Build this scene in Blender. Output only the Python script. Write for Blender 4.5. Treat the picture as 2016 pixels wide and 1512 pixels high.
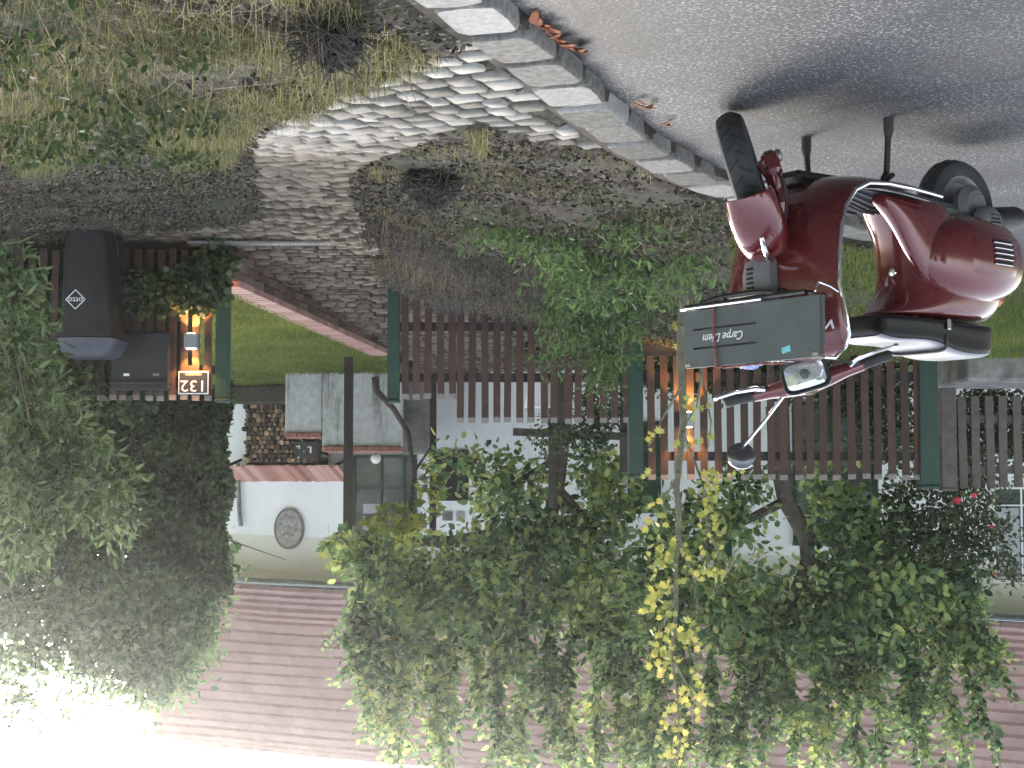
import bpy, math, random
import numpy as np
from mathutils import Matrix, Vector
random.seed(7); RNG=np.random.default_rng(7)
R=math.radians
scene=bpy.context.scene
for o in list(bpy.data.objects): bpy.data.objects.remove(o)
COL=scene.collection
# ------------------------------------------------ camera (the photograph was taken with the camera upside down)
FPX=3260.; CH=1.42; PIT=math.atan(216/3260); cP,sP=math.cos(PIT),math.sin(PIT)
cam=bpy.data.cameras.new('camera'); co=bpy.data.objects.new('camera',cam); COL.objects.link(co)
cam.sensor_width=36; cam.lens=FPX/2016*36; cam.clip_end=2000; cam.clip_start=.05
co.matrix_world=Matrix(((-1,0,0,0),(0,-sP,-cP,0),(0,-cP,sP,CH),(0,0,0,1)))
scene.camera=co
# ------------------------------------------------ sky, sun, exposure
SUN_AZ=R(16); SUN_EL=R(16)            # azimuth measured from +Y towards +X
w=bpy.data.worlds.new('World'); scene.world=w; w.use_nodes=True
nt=w.node_tree; bg=nt.nodes['Background']; sk=nt.nodes.new('ShaderNodeTexSky'); sk.sky_type='NISHITA'
sk.sun_disc=False; sk.sun_elevation=SUN_EL; sk.sun_rotation=SUN_AZ; sk.dust_density=3.5; sk.air_density=1.2; sk.ozone_density=1.5
hsv=nt.nodes.new('ShaderNodeHueSaturation');hsv.inputs['Saturation'].default_value=.45;nt.links.new(sk.outputs[0],hsv.inputs['Color']);nt.links.new(hsv.outputs[0],bg.inputs[0]); bg.inputs[1].default_value=.15
sl=bpy.data.lights.new('sun','SUN'); so=bpy.data.objects.new('sun',sl); COL.objects.link(so)
sl.energy=.8; sl.angle=R(28); sl.color=(1,.94,.84)
sd=Vector((math.sin(SUN_AZ)*math.cos(SUN_EL),math.cos(SUN_AZ)*math.cos(SUN_EL),math.sin(SUN_EL)))
so.rotation_euler=(-sd).to_track_quat('-Z','Y').to_euler(); so.location=(4,10,20)
scene.view_settings.view_transform='Standard'; scene.view_settings.look='None'
scene.view_settings.exposure=2.5; scene.view_settings.gamma=1
scene.render.engine='CYCLES'

# ------------------------------------------------ geometry of the place
def ray(x,y):
    a=(1008-x)/FPX;b=(y-756)/FPX
    return (a,cP+b*sP,-sP+b*cP)
def P(x,y,Y):
    d=ray(x,y);t=Y/d[1];return Vector((d[0]*t,Y,CH+d[2]*t))
def PZ(x,y,z):
    d=ray(x,y);t=(z-CH)/d[2];return Vector((d[0]*t,d[1]*t,z))
def px(X,Y,Z):
    dz=Z-CH; zc=Y*cP-dz*sP; yc=Y*sP+dz*cP
    return 1008-FPX*X/zc, 756+FPX*yc/zc
def inpoly(x,y,poly):
    x=np.asarray(x,float);y=np.asarray(y,float);ins=np.zeros(x.shape,bool);n=len(poly)
    for i in range(n):
        x1,y1=poly[i];x2,y2=poly[(i+1)%n]
        c=((y1>y)!=(y2>y))&(x<(x2-x1)*(y-y1)/((y2-y1)or 1e-9)+x1); ins^=c
    return ins
# road edge line (world XY): the kerb
RZ=-.03
KL=[(.9,2.0),(.5,3.2),(.0,4.75)]+[tuple(PZ(a,b,RZ)[:2]) for a,b in((1130,95),(1200,170),(1310,265),(1430,335))]+[(-1.25,7.75),(-1.95,8.75),(-3.0,9.8),(-4.6,11.0),(-8,13.2)]
KLa=np.array(KL)
def kerb_side(X,Y):
    """signed distance to the kerb line, positive on the verge side"""
    X=np.asarray(X,float);Y=np.asarray(Y,float);best=np.full(X.shape,1e9);sg=np.ones(X.shape)
    for i in range(len(KL)-1):
        a=KLa[i];b=KLa[i+1];d=b-a;L2=d@d
        t=np.clip(((X-a[0])*d[0]+(Y-a[1])*d[1])/L2,0,1)
        qx=X-a[0]-t*d[0];qy=Y-a[1]-t*d[1];q=np.hypot(qx,qy)
        s=np.sign(qx*d[1]-qy*d[0]); m=q<best; best=np.where(m,q,best); sg=np.where(m,s,sg)
    return best*sg
CP=np.array([(.5,3.2,.03),(0,4.75,.03),(-.3,5.6,.03),(-.6,6.5,.03),(-1.3,7.8,.03),(-2,8.8,.03),(-3,9.9,.03),(-4.6,11,.04),
 (1.5,3.5,.02),(1.6,5,.03),(3,4,.0),(.4,6.2,.02),(1.2,6.6,-.04),(.3,7.2,-.09),(1.0,7.6,-.17),(.9,8.6,-.32),(1.5,9.6,-.43),(1.1,9.8,-.45),(1.2,11.2,-.52),(1.1,13,-.57),(1.6,13,-.57),(2.2,13,-.57),(3.4,12.6,-.57),(5,12.8,-.5),
 (2.4,7,-.08),(2.4,9,-.34),(3.4,9,-.3),(3.2,11,-.5),(4.5,7,-.1),
 (.35,9,-.2),(.55,10.2,-.22),(.75,11.5,-.22),(.8,12.9,-.27),(0,12.9,-.1),(-.2,9,-.03),(-.3,8,-.02),(.1,11,-.12),(-1,9,.08),(-1.5,11,.2),(-1,13,.22),(-2.5,13,.34),(-5,13.5,.36),(-3.4,11.6,.25),(-1.2,8.3,.06)])
def _rbf():
    d=np.hypot(CP[:,None,0]-CP[None,:,0],CP[:,None,1]-CP[None,:,1])
    A=np.sqrt(d*d+.09); n=len(CP)
    M=np.zeros((n+1,n+1));M[:n,:n]=A-np.eye(n)*.02;M[:n,n]=1;M[n,:n]=1
    return np.linalg.solve(M,np.append(CP[:,2],0))
RB=_rbf()
def zt(X,Y):
    X=np.asarray(X,float);Y=np.asarray(Y,float)
    d=np.sqrt((X[...,None]-CP[:,0])**2+(Y[...,None]-CP[:,1])**2+.09)
    return np.clip(d@RB[:-1]+RB[-1],-.7,.6)
def G(x,y):
    """pixel to the verge surface"""
    d=ray(x,y);z=0.
    for _ in range(30):
        t=(z-CH)/d[2]; z=.5*z+.5*float(zt(d[0]*t,d[1]*t))
    t=(z-CH)/d[2];return Vector((d[0]*t,d[1]*t,z))
def zg(X,Y):
    """garden level behind the fence"""
    X=np.asarray(X,float);Y=np.asarray(Y,float)
    lawn=np.where(Y<18.2,-.255+.028*(Y-13.25),-.116+.07*(Y-18.2))
    left=.3-.2*np.clip((Y-13)/8,0,1)
    k=np.clip((X+.5)/-.8,0,1)
    return lawn*(1-k)+left*k
def zgp(Y): return -.57+.5*np.clip((np.asarray(Y,float)-13)/7.,0,1)**.8

# ------------------------------------------------ materials
def ramp(nt,fac,stops):
    r=nt.nodes.new('ShaderNodeValToRGB');e=r.color_ramp.elements
    e[0].position,e[0].color=stops[0][0],(*stops[0][1],1);e[1].position,e[1].color=stops[-1][0],(*stops[-1][1],1)
    for p,c in stops[1:-1]:
        q=e.new(p);q.color=(*c,1)
    nt.links.new(fac,r.inputs[0]);return r.outputs[0]
def noise(nt,scale,detail=4,rough=.55,vec=None,dist=0):
    n=nt.nodes.new('ShaderNodeTexNoise');n.inputs['Scale'].default_value=scale;n.inputs['Detail'].default_value=detail
    n.inputs['Roughness'].default_value=rough;n.inputs['Distortion'].default_value=dist
    if vec is None:
        g=nt.nodes.new('ShaderNodeNewGeometry');vec=g.outputs['Position']
    nt.links.new(vec,n.inputs['Vector']);return n.outputs['Fac']
def mat(name,cols,rough=.6,metal=0,scale=6,coat=0,bump=0,bscale=None,detail=5,spec=.5,vec='obj'):
    m=bpy.data.materials.new(name);m.use_nodes=True;nt=m.node_tree;b=nt.nodes['Principled BSDF']
    tc=nt.nodes.new('ShaderNodeTexCoord');v=tc.outputs['Object']
    if len(cols)>1:
        n=noise(nt,scale,detail,.6,v); k=len(cols)
        nt.links.new(ramp(nt,n,[(.32+.36*i/(k-1),c) for i,c in enumerate(cols)]),b.inputs['Base Color'])
    else: b.inputs['Base Color'].default_value=(*cols[0],1)
    b.inputs['Roughness'].default_value=rough;b.inputs['Metallic'].default_value=metal
    b.inputs['Coat Weight'].default_value=coat;b.inputs['Coat Roughness'].default_value=.06
    b.inputs['Specular IOR Level'].default_value=spec
    if bump:
        n=noise(nt,bscale or scale*6,6,.7,v);bm=nt.nodes.new('ShaderNodeBump');bm.inputs['Strength'].default_value=bump;bm.inputs['Distance'].default_value=.01
        nt.links.new(n,bm.inputs['Height']);nt.links.new(bm.outputs[0],b.inputs['Normal'])
    return m
def leafmat(name,cols,trans=.35,rough=.5,per=.75,scale=1.3):
    m=bpy.data.materials.new(name);m.use_nodes=True;nt=m.node_tree;b=nt.nodes['Principled BSDF']
    g=nt.nodes.new('ShaderNodeNewGeometry');n=noise(nt,scale,3,.5)
    mx=nt.nodes.new('ShaderNodeMath');mx.operation='MULTIPLY_ADD';mx.inputs[1].default_value=per
    nt.links.new(g.outputs['Random Per Island'],mx.inputs[0])
    m2=nt.nodes.new('ShaderNodeMath');m2.operation='MULTIPLY_ADD';m2.inputs[1].default_value=1.1;m2.inputs[2].default_value=-.42
    nt.links.new(n,m2.inputs[0]);nt.links.new(m2.outputs[0],mx.inputs[2])
    k=len(cols);c=ramp(nt,mx.outputs[0],[(i/(k-1)*.9+.05,c) for i,c in enumerate(cols)])
    nt.links.new(c,b.inputs['Base Color']);b.inputs['Roughness'].default_value=rough;b.inputs['Specular IOR Level'].default_value=.35
    t=nt.nodes.new('ShaderNodeBsdfTranslucent');ms=nt.nodes.new('ShaderNodeMixShader')
    hs=nt.nodes.new('ShaderNodeHueSaturation');hs.inputs['Value'].default_value=1.5;hs.inputs['Hue'].default_value=.485;nt.links.new(c,hs.inputs['Color']);nt.links.new(hs.outputs[0],t.inputs['Color'])
    ms.inputs[0].default_value=trans;nt.links.new(b.outputs[0],ms.inputs[1]);nt.links.new(t.outputs[0],ms.inputs[2])
    nt.links.new(ms.outputs[0],nt.nodes['Material Output'].inputs['Surface']);return m
def islandmat(name,cols,rough=.8,bump=.4,scale=30,noisew=.6):
    m=bpy.data.materials.new(name);m.use_nodes=True;nt=m.node_tree;b=nt.nodes['Principled BSDF']
    g=nt.nodes.new('ShaderNodeNewGeometry');n=noise(nt,scale,6,.7)
    a=nt.nodes.new('ShaderNodeMath');a.operation='MULTIPLY_ADD';a.inputs[1].default_value=noisew;a.inputs[2].default_value=-noisew*.5
    nt.links.new(n,a.inputs[0]);s=nt.nodes.new('ShaderNodeMath');s.operation='ADD';nt.links.new(a.outputs[0],s.inputs[0]);nt.links.new(g.outputs['Random Per Island'],s.inputs[1])
    k=len(cols);nt.links.new(ramp(nt,s.outputs[0],[(i/(k-1),c) for i,c in enumerate(cols)]),b.inputs['Base Color']);b.inputs['Roughness'].default_value=rough
    bm=nt.nodes.new('ShaderNodeBump');bm.inputs['Strength'].default_value=bump;bm.inputs['Distance'].default_value=.01
    nt.links.new(n,bm.inputs['Height']);nt.links.new(bm.outputs[0],b.inputs['Normal']);return m
def emit(name,c,s):
    m=bpy.data.materials.new(name);m.use_nodes=True;b=m.node_tree.nodes['Principled BSDF'];b.inputs['Emission Color'].default_value=(*c,1);b.inputs['Emission Strength'].default_value=s;b.inputs['Base Color'].default_value=(*c,1);return m
M={}
M['red']=mat('red_paint',[(.10,.008,.010),(.125,.011,.013)],.26,.2,3,coat=1)
_nt=M['red'].node_tree;_b=_nt.nodes['Principled BSDF'];_tc=[n for n in _nt.nodes if n.type=='TEX_COORD'][0]
_n=noise(_nt,9,8,.75,_tc.outputs['Object']);_r=ramp(_nt,_n,[(.4,(.12,.12,.12)),(.6,(.3,.3,.3)),(.72,(.55,.55,.55))]);_nt.links.new(_r,_b.inputs['Roughness'])
_r2=ramp(_nt,_n,[(.4,(.03,.03,.03)),(.65,(.16,.16,.16))]);_nt.links.new(_r2,_b.inputs['Coat Roughness'])
M['black']=mat('black_plastic',[(.006,.006,.007),(.011,.011,.012)],.5,0,20)
M['rubber']=mat('tyre_rubber',[(.018,.019,.02),(.035,.035,.036)],.75,0,30,bump=.2,bscale=120)
M['chrome']=mat('chrome',[(.75,.75,.77)],.14,1)
M['steel']=mat('grey_metal',[(.22,.22,.22),(.32,.32,.31)],.45,.8,14)
M['greyplastic']=mat('grey_plastic',[(.10,.10,.105),(.14,.14,.145)],.5,0,25)
M['seat']=mat('seat_vinyl',[(.004,.004,.006),(.007,.007,.009)],.24,spec=.28,metal=0,scale=30,bump=.1,bscale=260) if 1 else mat('seat_vinyl',[(.008,.008,.011),(.013,.013,.017)],.34,0,30,bump=.1,bscale=260)
M['mat']=mat('floor_rubber',[(.02,.022,.028),(.035,.038,.045)],.6,0,20)
M['glass']=mat('lamp_glass',[(.45,.48,.50),(.85,.88,.9)],.05,.6,26,coat=1)
M['amber']=mat('amber_lens',[(.5,.06,.02)],.2,0,coat=1)
M['crate']=mat('crate_paint',[(.046,.057,.058),(.072,.086,.086)],.6,0,5,bump=.15,bscale=60)
M['dark']=mat('dark_gap',[(.006,.006,.006)],.9)
M['white']=mat('white_paint',[(.75,.75,.75)],.5)
M['cord']=mat('red_cord',[(.12,.03,.03),(.3,.12,.1)],.8,0,150)
M['blue']=mat('blue_cloth',[(.06,.1,.45),(.5,.55,.7)],.7,0,60)
M['teal']=mat('teal_sticker',[(.05,.35,.42),(.2,.55,.62)],.5,0,30)
M['green']=mat('green_paint',[(.004,.028,.017),(.008,.042,.026)],.5,0,5,bump=.1)
M['brownwood']=islandmat('brown_stained_wood',[(.045,.022,.015),(.085,.04,.026)],.65,.2,18,.7)
M['picket']=mat('brown_picket',[(.032,.013,.008),(.060,.026,.016)],.65,0,7,bump=.2,bscale=60)
_nt=M['picket'].node_tree;_b=_nt.nodes['Principled BSDF'];_src=_b.inputs['Base Color'].links[0].from_socket
_oi=_nt.nodes.new('ShaderNodeObjectInfo');_r=ramp(_nt,_oi.outputs['Random'],[(0,(.7,.72,.74)),(.5,(1,1,1)),(1,(1.3,1.2,1.15))]);_m=_nt.nodes.new('ShaderNodeMix');_m.data_type='RGBA';_m.blend_type='MULTIPLY';_m.inputs[0].default_value=1
_nt.links.new(_src,_m.inputs[6]);_nt.links.new(_r,_m.inputs[7]);_nt.links.new(_m.outputs[2],_b.inputs['Base Color'])
M['endgrain']=mat('end_grain',[(.16,.14,.13),(.25,.22,.2)],.85,0,30)
M['greywood']=mat('weathered_wood',[(.065,.053,.046),(.12,.10,.09)],.85,0,9,bump=.3,bscale=70)
M['darkwood']=mat('dark_wood',[(.02,.015,.013),(.04,.03,.026)],.8,0,10,bump=.3)
M['bark']=mat('bark',[(.03,.025,.02),(.09,.075,.06)],.9,0,14,bump=.6,bscale=60)
M['youngbark']=mat('young_bark',[(.09,.09,.06),(.17,.16,.11)],.85,0,14,bump=.3,bscale=60)
M['plaster']=mat('white_plaster',[(.80,.81,.83),(.87,.88,.90)],.9,0,1.2,bump=.15,bscale=25)
M['greyplaster']=mat('grey_plaster',[(.10,.095,.088),(.26,.25,.24)],.9,0,6,bump=.3)
M['cove']=mat('eaves_plaster',[(.62,.60,.55),(.70,.68,.63)],.9,0,2)
M['brick']=mat('red_brick',[(.2,.07,.05),(.34,.14,.11),(.42,.25,.21)],.85,0,9,bump=.3)
M['terracotta']=islandmat('terracotta_tile',[(.28,.11,.08),(.5,.25,.2),(.55,.33,.28)],.8,.3,12,.5)
M['bin']=mat('bin_plastic',[(.005,.005,.007),(.009,.009,.011)],.45,0,8)
M['binlid']=mat('bin_lid_plastic',[(.03,.036,.05),(.045,.05,.065)],.4,0,8)
M['signblue']=mat('sign_enamel',[(.03,.035,.06)],.3,coat=.5)
M['lampgrey']=mat('lamp_body',[(.3,.32,.34)],.4,.6)
M['glow']=emit('warm_lamp',(1,.62,.25),14)
M['globe']=mat('opal_glass',[(.8,.78,.72)],.25)
M['pane']=mat('window_glass',[(.03,.035,.035),(.14,.15,.15)],.08,0,3,coat=1)
M['curtain']=mat('net_curtain',[(.3,.3,.32),(.45,.45,.48)],.9,0,8)
M['plaque']=mat('plaque_stone',[(.2,.18,.17),(.4,.38,.36)],.8,0,22,bump=.4,bscale=40)
M['log']=islandmat('log_end',[(.02,.014,.01),(.05,.035,.025),(.13,.085,.05),(.42,.28,.16)],.85,.3,40,.5)
_nt=M['log'].node_tree;_oi=_nt.nodes.new('ShaderNodeObjectInfo')
for l_ in list(_nt.links):
    if l_.from_socket.name=='Random Per Island': _ts=l_.to_socket;_nt.links.remove(l_);_nt.links.new(_oi.outputs['Random'],_ts)
M['gutter']=mat('gutter_zinc',[(.16,.17,.18),(.3,.31,.32)],.35,.7,8)
M['kerb']=islandmat('granite_kerb',[(.08,.075,.066),(.20,.192,.18),(.33,.325,.31)],.95,1.0,38,1.6)
M['grate']=mat('galvanised_steel',[(.16,.155,.15),(.26,.25,.24)],.5,.5)
M['redflower']=mat('red_petal',[(.5,.015,.03),(.65,.04,.06)],.6)
M['fallen']=islandmat('fallen_leaf',[(.07,.03,.015),(.24,.075,.03),(.32,.14,.06)],.8,.1,20,.3)
# asphalt
def asphalt():
    m=bpy.data.materials.new('asphalt');m.use_nodes=True;nt=m.node_tree;b=nt.nodes['Principled BSDF']
    f=noise(nt,72,2,.95);g=noise(nt,1.1,4,.6);v=nt.nodes.new('ShaderNodeTexVoronoi');v.inputs['Scale'].default_value=115
    ge=nt.nodes.new('ShaderNodeNewGeometry');nt.links.new(ge.outputs['Position'],v.inputs['Vector'])
    c1=ramp(nt,f,[(.36,(.007,.0072,.008)),(.5,(.031,.032,.036)),(.58,(.054,.056,.062)),(.64,(.21,.215,.23))])
    c2=ramp(nt,g,[(.34,(.5,.5,.52)),(.5,(.95,.94,.94)),(.66,(1.45,1.40,1.32))])
    mx=nt.nodes.new('ShaderNodeMix');mx.data_type='RGBA';mx.blend_type='MULTIPLY';mx.inputs[0].default_value=1
    nt.links.new(c1,mx.inputs[6]);nt.links.new(c2,mx.inputs[7])
    # fine cracks
    vc=nt.nodes.new('ShaderNodeTexVoronoi');vc.feature='DISTANCE_TO_EDGE';vc.inputs['Scale'].default_value=.55
    dn=nt.nodes.new('ShaderNodeTexNoise');dn.inputs['Scale'].default_value=3;nt.links.new(ge.outputs['Position'],dn.inputs['Vector'])
    va=nt.nodes.new('ShaderNodeMix');va.data_type='VECTOR';va.inputs[0].default_value=.22
    nt.links.new(ge.outputs['Position'],va.inputs[4]);nt.links.new(dn.outputs['Color'],va.inputs[5]);nt.links.new(va.outputs[1],vc.inputs['Vector'])
    cr=ramp(nt,vc.outputs['Distance'],[(0,(.12,.12,.12)),(.009,(1,1,1))])
    m3=nt.nodes.new('ShaderNodeMix');m3.data_type='RGBA';m3.blend_type='MULTIPLY';m3.inputs[0].default_value=.8
    nt.links.new(mx.outputs[2],m3.inputs[6]);nt.links.new(cr,m3.inputs[7]);nt.links.new(m3.outputs[2],b.inputs['Base Color'])
    b.inputs['Roughness'].default_value=.7
    bm=nt.nodes.new('ShaderNodeBump');bm.inputs['Strength'].default_value=.35;bm.inputs['Distance'].default_value=.004
    nt.links.new(f,bm.inputs['Height']);nt.links.new(bm.outputs[0],b.inputs['Normal']);return m
M['asphalt']=asphalt()
def soil():
    m=bpy.data.materials.new('verge_soil');m.use_nodes=True;nt=m.node_tree;b=nt.nodes['Principled BSDF']
    f=noise(nt,34,7,.8);g=noise(nt,1.7,5,.65)
    c=ramp(nt,f,[(.3,(.010,.008,.006)),(.48,(.042,.033,.025)),(.60,(.095,.078,.06)),(.8,(.24,.21,.17))])
    c2=ramp(nt,f,[(.3,(.010,.013,.006)),(.5,(.035,.042,.018)),(.75,(.12,.12,.06))])
    k=ramp(nt,g,[(.42,(0,0,0)),(.58,(1,1,1))]);mx=nt.nodes.new('ShaderNodeMix');mx.data_type='RGBA'
    nt.links.new(k,mx.inputs[0]);nt.links.new(c,mx.inputs[6]);nt.links.new(c2,mx.inputs[7]);nt.links.new(mx.outputs[2],b.inputs['Base Color'])
    b.inputs['Roughness'].default_value=.95;bm=nt.nodes.new('ShaderNodeBump');bm.inputs['Strength'].default_value=1;bm.inputs['Distance'].default_value=.03
    nt.links.new(f,bm.inputs['Height']);nt.links.new(bm.outputs[0],b.inputs['Normal']);return m
M['soil']=soil()
M['lawn']=mat('lawn_turf',[(.06,.085,.015),(.11,.13,.03),(.15,.15,.05)],.9,0,3.5,bump=.6,bscale=60)
M['joint']=mat('path_bedding',[(.02,.016,.012),(.06,.048,.036)],.95,0,20,bump=.6,bscale=50)
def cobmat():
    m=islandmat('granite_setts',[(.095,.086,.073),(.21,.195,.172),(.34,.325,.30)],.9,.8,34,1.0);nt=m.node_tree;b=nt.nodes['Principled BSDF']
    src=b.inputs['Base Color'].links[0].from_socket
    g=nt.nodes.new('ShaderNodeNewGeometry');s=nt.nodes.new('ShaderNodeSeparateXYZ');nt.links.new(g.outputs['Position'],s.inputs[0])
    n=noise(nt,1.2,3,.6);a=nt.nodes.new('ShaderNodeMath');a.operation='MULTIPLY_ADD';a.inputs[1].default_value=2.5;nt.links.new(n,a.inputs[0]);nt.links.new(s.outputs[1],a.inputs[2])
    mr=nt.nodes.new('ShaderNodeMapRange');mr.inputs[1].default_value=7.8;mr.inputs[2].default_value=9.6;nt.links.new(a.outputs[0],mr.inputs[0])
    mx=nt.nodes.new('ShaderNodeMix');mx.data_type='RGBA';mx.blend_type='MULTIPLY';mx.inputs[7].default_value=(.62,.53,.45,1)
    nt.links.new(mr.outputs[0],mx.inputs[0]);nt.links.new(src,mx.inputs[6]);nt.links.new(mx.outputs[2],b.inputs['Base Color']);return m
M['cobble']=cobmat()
def rooftile():
    m=bpy.data.materials.new('roof_tiles');m.use_nodes=True;nt=m.node_tree;b=nt.nodes['Principled BSDF']
    g=nt.nodes.new('ShaderNodeNewGeometry');n=noise(nt,2.2,5,.7);n2=noise(nt,40,4,.7)
    a=nt.nodes.new('ShaderNodeMath');a.operation='MULTIPLY_ADD';a.inputs[1].default_value=1.8;a.inputs[2].default_value=-.9;nt.links.new(n,a.inputs[0])
    s=nt.nodes.new('ShaderNodeMath');s.operation='ADD';nt.links.new(a.outputs[0],s.inputs[0]);q_=nt.nodes.new('ShaderNodeMath');q_.operation='MULTIPLY_ADD';q_.inputs[1].default_value=.3;q_.inputs[2].default_value=.35;nt.links.new(g.outputs['Random Per Island'],q_.inputs[0]);nt.links.new(q_.outputs[0],s.inputs[1])
    nt.links.new(ramp(nt,s.outputs[0],[(0,(.18,.115,.10)),(.5,(.245,.155,.139)),(1,(.29,.19,.172))]),b.inputs['Base Color'])
    b.inputs['Roughness'].default_value=.8;bm=nt.nodes.new('ShaderNodeBump');bm.inputs['Strength'].default_value=.4;bm.inputs['Distance'].default_value=.01
    nt.links.new(n2,bm.inputs['Height']);nt.links.new(bm.outputs[0],b.inputs['Normal']);return m
M['roof']=rooftile()
# walls get streaky stains
def dirtwall(m):
    nt=m.node_tree;b=nt.nodes['Principled BSDF'];src=b.inputs['Base Color'].links[0].from_socket
    g=nt.nodes.new('ShaderNodeNewGeometry');mp=nt.nodes.new('ShaderNodeMapping');mp.inputs['Scale'].default_value=(2.2,2.2,.5);nt.links.new(g.outputs['Position'],mp.inputs[0])
    n=noise(nt,1.3,7,.7,mp.outputs[0]);c=ramp(nt,n,[(.35,(1,1,1)),(.6,(.93,.93,.92)),(.75,(.74,.73,.70))]);x=nt.nodes.new('ShaderNodeMix');x.data_type='RGBA';x.blend_type='MULTIPLY';x.inputs[0].default_value=1
    nt.links.new(src,x.inputs[6]);nt.links.new(c,x.inputs[7]);nt.links.new(x.outputs[2],b.inputs['Base Color'])
dirtwall(M['plaster'])
def stained():
    m=bpy.data.materials.new('stained_render');m.use_nodes=True;nt=m.node_tree;b=nt.nodes['Principled BSDF']
    g=nt.nodes.new('ShaderNodeNewGeometry');mp=nt.nodes.new('ShaderNodeMapping');mp.inputs['Scale'].default_value=(3.2,3.2,.35);nt.links.new(g.outputs['Position'],mp.inputs[0])
    n=noise(nt,1.5,5,.7,mp.outputs[0]);n2=noise(nt,12,6,.75)
    c=ramp(nt,n,[(.38,(.62,.63,.63)),(.52,(.55,.55,.54)),(.62,(.22,.21,.2))]);c2=ramp(nt,n2,[(.35,(.7,.7,.7)),(.6,(1,1,1))])
    mx=nt.nodes.new('ShaderNodeMix');mx.data_type='RGBA';mx.blend_type='MULTIPLY';mx.inputs[0].default_value=1
    nt.links.new(c,mx.inputs[6]);nt.links.new(c2,mx.inputs[7]);nt.links.new(mx.outputs[2],b.inputs['Base Color']);b.inputs['Roughness'].default_value=.9;return m
M['stained']=stained()
M['hedge']=leafmat('hedge_leaf',[(.008,.02,.008),(.024,.048,.018),(.065,.10,.038)],.3,per=.9)
M['treeleaf']=leafmat('fruit_tree_leaf',[(.016,.042,.02),(.055,.115,.05),(.12,.20,.085),(.20,.29,.12),(.36,.41,.14)],.55,per=.85)
M['palleaf']=leafmat('pale_tree_leaf',[(.02,.045,.022),(.06,.115,.05),(.15,.22,.10)],.55,per=.9)
M['yellowleaf']=leafmat('yellow_leaf',[(.16,.2,.05),(.34,.34,.08),(.48,.42,.12)],.35)
M['bramble']=leafmat('shrub_leaf',[(.02,.042,.016),(.055,.105,.035),(.12,.20,.065)],.4,per=.9)
M['laurel']=leafmat('laurel_leaf',[(.02,.04,.015),(.06,.10,.035),(.15,.21,.09)],.35,per=.9)
M['ivy']=leafmat('ivy_leaf',[(.012,.025,.010),(.035,.06,.022),(.10,.13,.05)],.3)
M['rose']=leafmat('rose_leaf',[(.02,.035,.018),(.05,.075,.035),(.11,.13,.06)],.35)
M['grass']=leafmat('grass_blade',[(.03,.038,.014),(.075,.09,.03),(.15,.155,.06),(.34,.30,.16)],.35,.6,.8)
M['greengrass']=leafmat('green_grass_blade',[(.05,.08,.015),(.11,.16,.03),(.2,.24,.06)],.35,.6,.8)
M['drystem']=leafmat('dry_stem',[(.05,.035,.025),(.13,.10,.07),(.28,.24,.17)],.2,.8,.9)
M['heather']=leafmat('low_plant_leaf',[(.025,.02,.02),(.06,.055,.05),(.13,.13,.12)],.2,.7)
M['weed']=leafmat('weed_leaf',[(.010,.02,.008),(.028,.05,.016),(.07,.10,.035)],.25,.7)
M['litter']=islandmat('leaf_litter',[(.014,.010,.008),(.05,.036,.025),(.17,.14,.11)],.9,.1,20,.3)

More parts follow.
